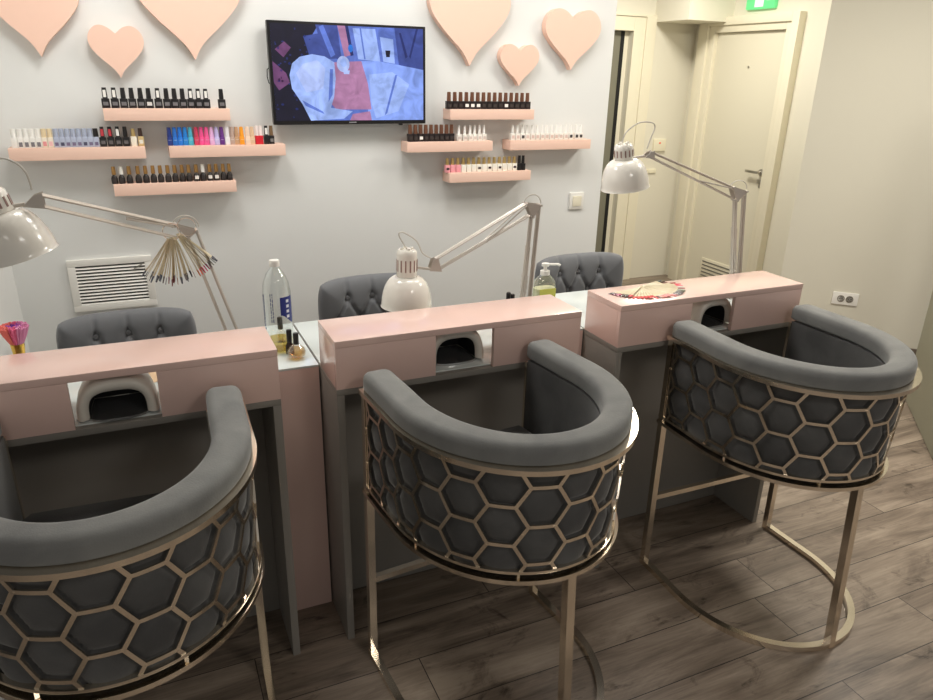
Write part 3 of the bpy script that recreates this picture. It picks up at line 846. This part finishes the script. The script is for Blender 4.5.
# lowest left shelf: seventeen gold-capped
S = 'lowest left shelf'
for i, q in enumerate([122, 163, 208, 258, 302, 345, 387, 430, 472, 515, 555, 600, 640, 682, 722, 765, 803]):
    x = sx(95+q/5.833, 113, 237, .969, 1.421)-.004
    wc = i in (1, 12); wl = i in (11, 13, 14)
    polish(x, ZC, 'round', (34, 28, 27), (240, 238, 230) if wc else ((178, 138, 84), .7), (232, 228, 220) if wl else (50, 44, 42), 'round black bottle, %s cap%s, %s from left, %s' % ('white' if wc else 'gold', ' and white label' if wl else '', ORD[i], S), 'round bottles on the lowest left shelf', w=.0236, bh=.035, ch=.030)
# right group
DX = .007
S = 'top shelf right of the screen'
for i in range(15):
    x = sx(395+(345+i*35.3)/6.22, 447.3, 536.5, 2.343, 2.788)+DX
    polish(x, ZA, 'box', (34, 25, 24), ((126, 86, 66), .45), WH if i in (3, 4, 5, 10) else (56, 48, 45), 'black bottle with bronze cap%s, %s from left, %s' % (', white mark' if i in (3, 4, 5, 10) else '', ORD[i], S), 'bronze-capped bottles on the top right shelf', w=.0270, cw=.0185)
S = 'shelf under right screen corner'
for i in range(9):
    x = sx(395+(97+i*32.5)/6.22, 403, 495.5, 2.139, 2.578)+DX
    polish(x, ZBs, 'box', (34, 25, 24), ((126, 86, 66), .45), WH if i == 2 else (56, 48, 45), 'bronze-capped bottle%s, %s from left, %s' % (', white label' if i == 2 else '', ORD[i], S), 'bronze-capped bottles under the right screen corner', w=.0240, cw=.018)
for i, q in enumerate((405, 443, 478, 508, 540, 570)):
    x = sx(395+q/6.22, 403, 495.5, 2.139, 2.578)+DX
    polish(x, ZBs, 'box', (230, 226, 218), (244, 242, 238), (204, 190, 182), 'white bottle, %s of the six white ones, %s' % (ORD[i], S), 'white bottles under the right screen corner', w=.022, bh=.030, ch=.038, cw=.0125, taper=.7)
S = 'far right shelf'
for i, q in enumerate((185, 222, 260, 295, 335, 372, 410, 446, 483, 520, 556, 598, 636, 682, 716)):
    x = sx(490+q/7.775, 507.4, 592.3, 2.65, 3.114)+DX
    dk = i in (2, 12, 13, 14)
    polish(x, ZBs, 'box', (232, 228, 220), (244, 243, 238), (62, 58, 56) if dk else (210, 188, 178), 'white bottle with %s label, %s from left, %s' % ('dark' if dk else 'pale', ORD[i], S), 'white bottles on the far right shelf', w=.0225, bh=.030, ch=.038, labz=(.008, .022), cw=.0125, taper=.7)
S = 'lowest right shelf'
for i in range(14):
    x = sx(395+(334+i*32.3)/6.22, 446.4, 533, 2.343, 2.787)+DX
    pk = i < 3
    polish(x, ZC, 'box', (236, 160, 168) if pk else (240, 236, 224), ((196, 168, 110), .5), (60, 40, 44) if i in (0, 6, 8, 10, 13) else None, 'gold-capped %s bottle%s, %s from left, %s' % ('pink' if pk else 'white', ', dark mark' if i in (0, 6, 8, 10, 13) else '', ORD[i], S), 'gold-capped bottles on the lowest right shelf', w=.0232, bh=.034, ch=.030, labz=(.012, .022))
for i, q in enumerate((787, 812)):
    x = sx(395+q/6.22, 446.4, 533, 2.343, 2.787)+DX
    polish(x, ZC, 'box', BK, BK, None, 'black bottle at right end of lowest right shelf, %s of the pair' % ['left', 'right'][i], 'black pair on the lowest right shelf', w=.018, bh=.032, ch=.036)

# ------------------------------------------------------------ hearts
def heart(cx, ztip, w, h, label):
    half = [(0, .845), (.045, .885), (.13, .955), (.235, .995), (.33, .985), (.42, .92), (.48, .82), (.5, .70), (.468, .575), (.385, .455), (.275, .335), (.17, .235), (.088, .15), (.036, .07), (0, 0)]
    def cat(P, n=5):
        o = []
        for i in range(len(P)-1):
            a = P[max(0, i-1)]; b = P[i]; c = P[i+1]; d = P[min(len(P)-1, i+2)]
            for k in range(n):
                f = k/n; o.append(tuple(.5*((2*b[j])+(c[j]-a[j])*f+(2*a[j]-5*b[j]+4*c[j]-d[j])*f*f+(3*b[j]-a[j]-3*c[j]+d[j])*f**3) for j in (0, 1)))
        return o+[P[-1]]
    R = cat(half); Lf = [(-x, z) for x, z in R[1:-1]][::-1]
    out = [(x*w, z*h) for x, z in R+Lf]
    bm = B(); prism(bm, out, -.04, -.002, 'y')
    o = obj('heart_plaque', bm, PINKH, ang=30); o.location = (cx, 0, ztip)
    return tag(o, label, 'heart decoration', 'pink heart plaques on the wall')
heart(.800, 1.712, .300, .305, 'large pink heart at the top left corner, cut by the picture edge')
heart(1.049, 1.646, .187, .180, 'small pink heart above the black bottles, left of the screen')
heart(1.318, 1.716, .385, .37, 'large pink heart just left of the screen')
heart(2.472, 1.722, .385, .37, 'large pink heart just right of the screen')
heart(2.724, 1.642, .200, .178, 'small pink heart above the bronze-capped bottles')
heart(2.999, 1.717, .300, .262, 'mid-sized pink heart nearest the doorway, right of all others')

# ------------------------------------------------------------ television
def tv():
    t = thing('television', 'flat black television showing a treatment in blue light', 'television', (1.923, -.03, 1.674), 0)
    w, h = .331, .196
    bm = B(); box(bm, (-w, -.03, -h), (w, 0, h), .003); box(bm, (-.15, 0, -.12), (.15, .022, .10), 0); obj('housing', bm, BLACK, t)
    def em(name, c, s=.95):
        m = mat('screen_'+name, srgb(*c), .3, emit=s); m.node_tree.nodes['Principled BSDF'].inputs['Base Color'].default_value = (.004, .004, .005, 1)
        nt = m.node_tree; N = nt.nodes.new; tc = N('ShaderNodeTexCoord'); n = N('ShaderNodeTexNoise'); n.inputs['Scale'].default_value = 16; n.inputs['Detail'].default_value = 4; n.inputs['Distortion'].default_value = 1.
        a = N('ShaderNodeMath'); a.operation = 'MULTIPLY_ADD'; a.inputs[1].default_value = 1.3; a.inputs[2].default_value = .33
        nt.links.new(tc.outputs['Object'], n.inputs['Vector']); nt.links.new(n.outputs['Fac'], a.inputs[0]); nt.links.new(a.outputs[0], nt.nodes['Principled BSDF'].inputs['Emission Strength'])
        return m
    ms = [em('dark', (18, 16, 38)), em('blue', (96, 120, 205)), em('pale', (160, 186, 250)), em('sheet', (138, 166, 245)), em('skin', (178, 126, 166)), em('white', (178, 196, 250)), em('steel', (62, 78, 150)), em('deep', (36, 46, 108)), em('pinkish', (110, 66, 110)), em('shade', (96, 122, 210)), em('cyan', (40, 120, 220))]
    bm = B()
    # picture units: 0..1 across, 0..1 down
    def poly(pts, mi, layer):
        vs = [bm.verts.new((-w+.012+p[0]*(2*w-.024), -.0302-.0004*layer, h-.010-p[1]*(2*h-.026))) for p in pts]
        f = bm.faces.new(vs); f.material_index = mi
    def blob(cx, cy, rx, ry, mi, layer, n=24, wob=0.):
        poly([(cx+rx*math.cos(2*PI*k/n)*(1+wob*math.sin(5*k)), cy+ry*math.sin(2*PI*k/n)*(1+wob*math.sin(3*k))) for k in range(n)], mi, layer)
    poly([(0, 0), (1, 0), (1, 1), (0, 1)], 1, 1)
    poly([(0, 0), (.30, 0), (.22, .2), (.3, .36), (.14, .5), (.2, .8), (.26, 1), (0, 1)], 0, 2)
    poly([(.02, .26), (.08, .18), (.12, .24), (.07, .34)], 8, 3); poly([(.0, .38), (.08, .5), (.1, .6), (.03, .68), (.0, .6)], 8, 3)
    for k in range(60):
        blob(.01+.24*random.random(), random.random(), .004+.006*random.random(), .006+.01*random.random(), random.choice((7, 7, 0)), 3, 8)
    poly([(.20, .12), (.32, .08), (.40, .34), (.24, .36)], 6, 3)
    poly([(.28, 0), (.42, 0), (.44, .35), (.33, .32)], 6, 4); poly([(.30, .02), (.33, .0), (.40, .3), (.37, .33)], 9, 5)
    poly([(.42, .0), (.47, 0), (.50, .3), (.46, .32)], 4, 5); poly([(.47, 0), (.49, 0), (.52, .3), (.50, .31)], 7, 6)
    poly([(.52, .02), (.67, .02), (.70, .36), (.55, .34)], 2, 4); poly([(.565, .02), (.575, .02), (.60, .34), (.59, .34)], 9, 5)
    poly([(.70, .1), (.79, .12), (.80, .38), (.72, .36)], 2, 5); poly([(.735, .24), (.77, .24), (.765, .31), (.74, .31)], 0, 6)
    poly([(.80, .0), (1, .0), (1, .45), (.83, .42)], 6, 4); poly([(.83, .05), (.845, .05), (.89, .3), (.875, .32)], 7, 5); poly([(.95, .0), (.965, .0), (.91, .32), (.90, .30)], 7, 5)
    # sheets
    poly([(.56, .36), (.68, .355), (.8, .385), (.93, .42), (1, .44), (1, 1), (.60, 1), (.615, .72)], 3, 7)
    poly([(.62, .5), (.78, .47), (.9, .6), (.82, .9), (.66, .98), (.63, .8)], 2, 8); poly([(.80, .5), (.815, .5), (.74, .92), (.72, .95)], 9, 9)
    # skin
    poly([(.37, .38), (.57, .36), (.61, .6), (.63, .88), (.39, .88), (.36, .82), (.385, .6)], 4, 8)
    poly([(.50, .93), (.62, .90), (.63, 1), (.48, 1)], 4, 8)
    # towel-wrapped head
    poly([(.10, .52), (.12, .40), (.17, .33), (.25, .30), (.33, .32), (.39, .38), (.395, .55), (.38, .74), (.355, .86), (.50, .90), (.44, .98), (.22, 1), (.17, .82), (.11, .66)], 2, 9)
    poly([(.14, .50), (.19, .40), (.28, .36), (.33, .44), (.31, .66), (.2, .7)], 5, 10); poly([(.36, .45), (.38, .45), (.37, .72), (.34, .80)], 9, 11); poly([(.17, .78), (.30, .90), (.31, .93), (.19, .84)], 9, 11)
    # hand piece
    blob(.448, .395, .042, .085, 5, 12); blob(.50, .23, .016, .04, 10, 12); poly([(.445, .46), (.49, .46), (.485, .50), (.45, .50)], 5, 13); blob(.45, .38, .022, .045, 2, 13)
    obj('screen', bm, ms, t, False)
    bm = B(); box(bm, (-.016, -.0308, -h+.006), (.016, -.03, -h+.010)); obj('maker_mark', bm, mat('grey_print', srgb(150, 150, 155), .5), t, False)
    bm = B(); box(bm, (.21, -.026, -h-.006), (.225, -.012, -h+.001), .001); obj('remote_sensor', bm, BLACK, t)
    bm = B(); tube(bm, [(-w+.01, -.004, .03), (-w-.006, -.004, .015), (-w-.008, -.004, -.012), (-w-.003, -.004, -.035), (-w+.01, -.004, -.045)], .002, 6); obj('power_cable', bm, BLACK, t)
    t.rotation_euler = (0, math.radians(-.25), 0)
tv()

# ------------------------------------------------------------ wall grille, switches, sockets
t = thing('wall_grille', 'white louvred ventilation grille on the wall behind the left office chair', 'grille', (.911, 0, .86), 0)
bm = B()
for lo, hi in (((-.155, -.012, .077), (.155, 0, .104)), ((-.155, -.012, -.110), (.155, 0, -.084)), ((-.155, -.012, -.084), (-.127, 0, .077)), ((.127, -.012, -.084), (.155, 0, .077))): box(bm, lo, hi, .002)
obj('frame', bm, WPLAS, t)
bm = B(); box(bm, (-.127, -.003, -.084), (.127, -.0005, .077)); obj('gap_shade_sheet', bm, mat('grille_gap_shade', srgb(46, 46, 48), .8), t, False)  # backing sheet; shade between the louvres put into its dark colour
for k in range(12):
    bm = B(); z = .068-k*.0134
    vs = [(-.127, -.005, z+.0028), (.127, -.005, z+.0028), (.127, -.0115, z-.003), (-.127, -.0115, z-.003)]
    a = [bm.verts.new(v) for v in vs]; b = [bm.verts.new((v[0], v[1]+.0005, v[2]-.0013)) for v in vs]; quadstrip(bm, [a, b]); obj('louvre', bm, WPLAS, t, False)
bm = B(); tube(bm, [(.085, -.013, .055), (.118, -.016, .072)], .0025, 6); obj('lever', bm, mat('satin_steel', (.55, .53, .5, 1), .3, metal=1), t)

t = thing('light_switch', 'white light switch on the wall between shelves and doorway', 'light switch', (3.108, 0, 1.09))
bm = B(); box(bm, (-.042, -.010, -.042), (.042, 0, .042), .003); obj('plate', bm, WPLAS, t)
bm = B(); box(bm, (-.026, -.014, -.026), (.026, -.0095, .026), .002); obj('rocker', bm, TRIMW, t)

t = thing('wall_socket', 'white double wall socket low on the right wall behind the chair', 'socket', (5.2666, -.0216, .345), math.radians(-45))
bm = B(); box(bm, (-.078, -.012, -.042), (.078, 0, .042), .004); obj('plate', bm, WPLAS, t)
for sg in (-1, 1):
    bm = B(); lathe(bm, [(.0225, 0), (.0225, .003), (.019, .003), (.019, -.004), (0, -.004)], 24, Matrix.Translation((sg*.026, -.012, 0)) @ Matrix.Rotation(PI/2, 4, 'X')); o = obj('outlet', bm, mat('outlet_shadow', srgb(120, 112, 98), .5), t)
    bm = B()
    for q in (-.007, .007): lathe(bm, [(0, 0), (.003, 0), (.003, .002), (0, .002)], 8, Matrix.Translation((sg*.026+q, -.0105, 0)) @ Matrix.Rotation(PI/2, 4, 'X'))
    obj('pin_hole', bm, BLACKM, o)

t = thing('thermostat', 'white thermostat with red light on the corridor rear wall', 'thermostat', (5.14, CORY, 1.157))
bm = B(); box(bm, (-.062, -.02, -.05), (.062, 0, .05), .004); obj('housing', bm, mat('ivory_plastic', srgb(236, 230, 206), .4), t)
bm = B(); box(bm, (-.012, -.0225, .012), (.006, -.0195, .024), .001); obj('indicator', bm, mat('red_light', srgb(206, 90, 70), .4, emit=.4), t)
bm = B(); box(bm, (-.045, -.012, -.017), (.045, 0, .017), .003); o = obj('switch_plate', bm, MATS['ivory_plastic']); o.location = (5.09, CORY, .942)
tag(o, 'narrow white switch plate below the thermostat in the corridor', 'light switch')

t = thing('exit_sign', 'green exit sign on the wall above the white door', 'sign', (CORX, 1.24, 2.25))
bm = B(); box(bm, (-.035, -.14, -.075), (0, .14, .08), .012); obj('housing', bm, mat('sign_green', srgb(96, 206, 130), .4, emit=.55), t)
bm = B(); box(bm, (-.037, -.035, -.06), (-.0345, .05, .02), .0); box(bm, (-.037, -.1, -.02), (-.0345, -.06, .04)); obj('pictogram', bm, mat('sign_white', srgb(200, 240, 205), .4, emit=.7), t, False)

# ------------------------------------------------------------ things on the desks
CLEAR = clear_mat('clear_plastic', (.93, .95, .94, 1)); CLEARG = clear_mat('clear_glass', (.96, .95, .92, 1), .2)
YEL = clear_mat('yellow_liquid', (.93, .80, .42, 1), .1); GLD = clear_mat('gold_liquid', (.92, .72, .42, 1), .1)
t = thing('solvent_bottle', 'tall clear plastic solvent bottle with blue label and little yellow liquid', 'bottle', (1.398, -1.035, ZT+.0005))
prof = [(0, 0), (.034, 0), (.041, .006), (.042, .03), (.042, .185), (.038, .215), (.027, .243), (.015, .258), (.0135, .262), (.0135, .268)]
bm = B(); lathe(bm, prof, 32, cap=False); obj('bottle', bm, CLEAR, t)
bm = B(); lathe(bm, [(0, .002), (.033, .002), (.0385, .007), (.0385, .036), (0, .036)], 28); obj('liquid', bm, YEL, t)
bm = B(); lathe(bm, [(0, .266), (.0155, .266), (.0155, .281), (.014, .284), (0, .284)], 20); obj('cap', bm, WPLAS, t)
def patch(bm, r, a0, a1, zf0, zf1, n=10, mi=0):
    lo = []; hi = []
    for k in range(n+1):
        f = k/n; a = a0+(a1-a0)*f
        lo.append(bm.verts.new((r*math.cos(a), r*math.sin(a), zf0(f)))); hi.append(bm.verts.new((r*math.cos(a), r*math.sin(a), zf1(f))))
    for i in range(n): bm.faces.new((lo[i], lo[i+1], hi[i+1], hi[i])).material_index = mi
bm = B(); bl = mat('label_blue', srgb(36, 50, 130), .4)
patch(bm, .0424, math.radians(-88), math.radians(-26), lambda f: .122-.030*math.sin(f*PI/2)**2, lambda f: .178)
lb = obj('blue_label', bm, bl, t)
bm = B()
for k in range(4): patch(bm, .0427, math.radians(-62), math.radians(-48), lambda f, k=k: .112+k*.016, lambda f, k=k: .121+k*.016, 3)
obj('label_print', bm, mat('label_white', srgb(225, 228, 235), .5), lb)
bm = B(); random.seed(3)
for c, a in enumerate((-176, -166, -128, -120)):
    z = .06 if c < 2 else .10
    while z < (.19 if c > 1 else .185):
        l = .004+.008*random.random(); patch(bm, .0425, math.radians(a), math.radians(a+(6 if c < 2 else 4)), lambda f, z=z: z, lambda f, z=z, l=l: z+l, 2); z += l+.003
obj('side_print', bm, mat('label_ink', srgb(92, 100, 140), .5), t)

def dropper(name, label, loc, r, h, caph, liquid, glass, round_=False, lab=None):
    t = thing(name, label, 'bottle', loc, 0, 'small cuticle oil bottles beside the solvent bottle')
    if round_: prof = [(0, 0), (r*.6, 0), (r*.95, h*.22), (r, h*.42), (r*.88, h*.66), (r*.45, h*.9), (r*.36, h)]
    else: prof = [(0, 0), (r*.95, 0), (r, .003), (r, h*.68), (r*.6, h*.86), (r*.45, h)]
    bm = B(); lathe(bm, prof, 22, cap=False); obj('bottle', bm, glass, t)
    if liquid:
        bm = B(); lp = [(max(0, q[0]-.0015), max(.0012, q[1])) for q in prof if q[1] <= h*.67]; lp.append((0, lp[-1][1])); lathe(bm, lp, 20); obj('liquid', bm, liquid, t)
    bm = B(); lathe(bm, [(0, h-.001), (.0085, h-.001), (.0085, h+caph*.92), (.007, h+caph), (0, h+caph)], 16)
    obj('cap', bm, BLACK, t)
dropper('oil_bottle', 'slim gold oil bottle with black cap, seen through the clear solvent bottle', (1.412, -.972, ZT+.0005), .015, .045, .038, GLD, CLEARG)
dropper('oil_bottle', 'dark oil bottle with black cap, half hidden behind the round one', (1.418, -1.085, ZT+.0005), .013, .04, .038, None, mat('amber_dark', srgb(50, 34, 26), .1))
dropper('oil_bottle', 'round gold oil bottle with black cap, nearest the cabinet edge', (1.430, -1.128, ZT+.0005), .028, .046, .034, GLD, CLEARG, True)
dropper('oil_bottle', 'small black-capped bottle behind the middle riser, left of two by the lamp pole', (2.212, -1.0, ZT+.0005), .012, .05, .042, None, BLACK)
dropper('oil_bottle', 'shorter black-capped bottle behind the middle riser, right of two by the lamp pole', (2.236, -.985, ZT+.0005), .011, .045, .034, None, BLACK)

t = thing('soap_bottle', 'clear soap pump bottle with yellow-green label, behind the middle riser', 'bottle', (2.398, -.93, ZT+.0005)); t.scale = (1.32, 1.2, 1.02)
bm = B(); rings = []
for z, w, d in ((0, .030, .019), (.004, .034, .023), (.08, .034, .023), (.10, .030, .021), (.115, .018, .015), (.122, .012, .012)):
    rings.append([bm.verts.new((math.copysign(abs(math.cos(a))**.75, math.cos(a))*w, math.copysign(abs(math.sin(a))**.75, math.sin(a))*d, z)) for a in [2*PI*k/32 for k in range(32)]])
quadstrip(bm, rings); obj('bottle', bm, clear_mat('soap_plastic', (.93, .95, .90, 1), .3), t)
bm = B()
rings = []
for z, w, d in ((.003, .031, .020), (.072, .0325, .0215)):
    rings.append([bm.verts.new((math.copysign(abs(math.cos(a))**.75, math.cos(a))*w, math.copysign(abs(math.sin(a))**.75, math.sin(a))*d, z)) for a in [2*PI*k/32 for k in range(32)]])
quadstrip(bm, rings); obj('soap', bm, mat('soap_pale', srgb(226, 224, 190), .3), t)
bm = B(); box(bm, (-.026, -.0245, .018), (.026, -.0235, .074), .0); obj('bottle_label', bm, mat('label_yellow_green', srgb(205, 205, 92), .4), t, False)
bm = B(); lathe(bm, [(0, .120), (.014, .120), (.014, .136), (.005, .137), (.005, .152), (.011, .153), (.011, .163), (0, .164)], 18); tube(bm, [(0, 0, .159), (.034, -.012, .159), (.040, -.014, .155)], .0045, 8)
obj('pump', bm, WPLAS, t)

t = thing('powder_brush', 'short powder brush with pink and purple bristles and gold handle', 'brush', (.715, -1.10, ZT+.0005))
bm = B(); lathe(bm, [(0, 0), (.014, 0), (.0165, .005), (.0155, .05), (.014, .10), (.0165, .125), (.0165, .132), (0, .132)], 24); obj('handle', bm, mat('brush_gold', (.78, .52, .12, 1), .25, metal=1), t)
for nm, cset, cnt, sp, hh in (('outer_bristles', [(238, 128, 118), (232, 110, 150), (226, 150, 190)], 260, .036, .056), ('inner_bristles', [(146, 84, 190), (124, 70, 170), (190, 100, 190)], 130, .020, .056)):
    bm = B()
    for k in range(cnt):
        a = random.random()*2*PI; q = math.sqrt(random.random()) if nm[0] == 'i' else .55+.45*random.random()
        mi = 0 if math.cos(a) < -.3 else (2 if math.cos(a) > .3 else 1)
        r0 = .0135*q; r1 = sp*q; zt = .130+hh*(1-.12*q*q)+random.uniform(-.002, .002)
        if nm[0] == 'i': zt = .130+.048+random.uniform(-.004, .003)
        c, s = math.cos(a), math.sin(a); rm = r0+(r1-r0)*.62
        tube(bm, [(r0*c, r0*s, .128), (rm*c, rm*s, .128+(zt-.128)*.55), (r1*c, r1*s, zt)], .0016 if nm[0] == 'o' else .0017, 4, mi=mi)
    o = obj(nm, bm, [mat('bristle_%d_%d_%d' % c, srgb(*c), .7) for c in cset], t, True)
    o['kind'] = 'stuff'

# swatch fans
STICK = mat('swatch_stick', srgb(206, 192, 158), .4)
TIPC = {}
def tipm(c):
    if c not in TIPC: TIPC[c] = mat('swatch_tip_%d_%d_%d' % c, srgb(*c), .15)
    return TIPC[c]
def swatch(parent, L, tipc, M, tl=.026, stick=STICK):
    bm = B(); n = 8; rows = []
    for k in range(n+1):
        f = k/n; x = L*f; w = (.0028+.0026*f) if x < L-tl-.008 else (.0058 if x < L-tl else .0072)
        if k == n: w = .004
        z = .0012*math.sin(f*PI)
        rows.append((x, w, z))
    rows.insert(-1, (L-tl, .0058, 0)); rows.sort()
    prev = None
    for x, w, z in rows:
        cur = [bm.verts.new(M @ Vector((x, -w, z))), bm.verts.new(M @ Vector((x, w, z))), bm.verts.new(M @ Vector((x, w*.6, z+.0014))), bm.verts.new(M @ Vector((x, -w*.6, z+.0014)))]
        if prev:
            mi = 1 if x > L-tl+.001 else 0
            for i in range(4):
                j = (i+1) % 4; bm.faces.new((prev[i], prev[j], cur[j], cur[i])).material_index = mi
        else: bm.faces.new(cur)
        prev = cur
    bm.faces.new(prev).material_index = 1
    obj('swatch', bm, [stick, tipm(tipc)], parent)
t = thing('swatch_fan', 'open fan of nail colour swatches lying on the right pink riser', 'swatches', (2.600, -1.243, ZR+.0005), 0)
fan = [(40, 30, 44), (120, 40, 80), (176, 50, 100), (70, 44, 58), (84, 80, 84), (206, 60, 76), (212, 54, 66), (220, 60, 70), (214, 44, 60), (206, 40, 56), (216, 56, 66), (200, 40, 52), (208, 48, 60), (90, 30, 36), (226, 150, 140), (214, 110, 104), (206, 96, 96), (222, 140, 130), (200, 84, 84), (150, 60, 66), (40, 28, 34), (56, 34, 40), (70, 60, 50), (96, 98, 84), (120, 124, 96), (206, 208, 190), (150, 70, 80), (226, 226, 214), (232, 120, 130), (226, 90, 110), (214, 80, 100), (160, 50, 60), (110, 44, 44), (60, 40, 40), (84, 92, 96)]
nF = len(fan)
for i, c in enumerate(fan):
    f = i/(nF-1); a = math.radians(190+(f*190)); Lr = .125+.010*math.cos(a)**2
    if i > nF-4: Lr = .11
    M = Matrix.Translation((0, 0, .0004+.0009*(i % 6))) @ Matrix.Rotation(a, 4, 'Z') @ Matrix.Translation((.006, 0, 0))
    sc = 1.18 if abs(math.cos(a)) > .3 else 1.0
    swatch(t, Lr*(.98+.12*abs(math.cos(a))), c, M)
bm = B(); lathe(bm, [(.005, 0), (.005, .007), (0, .007)], 14); obj('rivet', bm, METAL, t)

t = thing('hanging_swatches', 'ring of hanging nail swatch sticks on the elbow of the left lamp', 'swatches', (1.122, -1.112, 1.272))
bm = B(); ringp = [(.022*math.cos(2*PI*k/28)-.0, .0, .022*math.sin(2*PI*k/28)+.006) for k in range(28)]; tube(bm, ringp, .0012, 6, closed=True)
ringp = [(.034+.024*math.cos(2*PI*k/28)+.006, .004, .024*math.sin(2*PI*k/28)+.016) for k in range(28)]; tube(bm, ringp, .0010, 6, closed=True)
obj('key_ring', bm, METAL, t)
random.seed(11)
hp = [(120, 124, 132), (96, 100, 112), (140, 132, 128), (72, 74, 92), (110, 100, 96), (90, 96, 110), (60, 58, 70), (150, 120, 116), (84, 90, 104), (120, 112, 110), (70, 70, 84), (190, 140, 140), (130, 84, 88), (176, 110, 110), (100, 92, 96), (196, 150, 130)]
for i in range(24):
    f = i/23; a = math.radians(-128+58*f+random.uniform(-2, 2)); L = .128+random.uniform(-.006, .006)-.012*abs(f-.5)
    M = Matrix.Translation((-.012+.02*f, -.006+.0007*i, -.012)) @ Matrix.Rotation(-a, 4, 'Y') @ Matrix.Rotation(random.uniform(-.5, .5), 4, 'X')
    swatch(t, L, hp[i % len(hp)], M, .020)
hq = [(232, 150, 100), (236, 130, 110), (228, 90, 120), (214, 60, 130), (180, 50, 120), (60, 40, 80), (40, 34, 60), (30, 30, 40), (44, 44, 52)]
for i in range(9):
    f = i/8; a = math.radians(-68+25*f); L = .132-.001*i
    M = Matrix.Translation((.012+.008*f, .012+.0009*i, -.004)) @ Matrix.Rotation(-a, 4, 'Y') @ Matrix.Rotation(random.uniform(-.5, .5), 4, 'X')
    swatch(t, L, hq[i], M, .020)

# ------------------------------------------------------------ camera
cam = bpy.data.cameras.new('camera'); co = bpy.data.objects.new('camera', cam); COL.objects.link(co)
cam.sensor_fit = 'HORIZONTAL'; cam.sensor_width = 36.; cam.lens = 717.5214/933*36.; cam.clip_start = .02
yaw, pitch, roll = -.4279, -.3687, .0244
cy, sy, cp, sp = math.cos(yaw), math.sin(yaw), math.cos(pitch), math.sin(pitch)
fwd = Vector((-sy*cp, cy*cp, sp)); right = Vector((cy, sy, 0)); up = right.cross(fwd)
r2 = right*math.cos(roll)+up*math.sin(roll); u2 = up*math.cos(roll)-right*math.sin(roll)
Mx = Matrix.Identity(4)
for i in range(3): Mx[i][0], Mx[i][1], Mx[i][2] = r2[i], u2[i], -fwd[i]
Mx.translation = Vector((1.0598, -3.1765, 1.6938)); co.matrix_world = Mx
SC.camera = co

# ------------------------------------------------------------ light
def area(name, loc, size, power, col=(1, .93, .84), rot=(0, 0, 0), sy_=None):
    l = bpy.data.lights.new(name, 'AREA'); l.energy = power; l.color = col; l.size = size
    if sy_: l.shape = 'RECTANGLE'; l.size_y = sy_
    o = bpy.data.objects.new(name, l); COL.objects.link(o); o.location = loc; o.rotation_euler = rot
    return o
area('downlight', (1.15, -.75, 2.6), .45, 12.5, (1, .97, .93))
area('downlight', (2.15, -.75, 2.6), .45, 12.5, (1, .97, .93))
area('downlight', (3.0, -.75, 2.6), .45, 9, (1, .96, .90))
area('corridor_light', (4.35, .9, 2.6), .4, 33, (1, .94, .83))
area('room_and_fill_light', (4.35, -1.25, 2.6), .5, 46, (1, .94, .84))
area('room_and_fill_light', (2.4, -3.9, 2.6), .6, 16, (1, .95, .89))  # added fill from behind the camera, no known lamp there
area('room_and_fill_light', (.2, -4.2, 2.6), .6, 6, (1, .95, .89))  # weaker added fill, also unseen behind the camera
w = bpy.data.worlds.new('world'); SC.world = w; w.use_nodes = True
w.node_tree.nodes['Background'].inputs[0].default_value = (.95, .92, .88, 1); w.node_tree.nodes['Background'].inputs[1].default_value = .35
SC.view_settings.view_transform = 'Standard'; SC.view_settings.look = 'None'
SC.view_settings.exposure = 0.; SC.view_settings.gamma = 1.
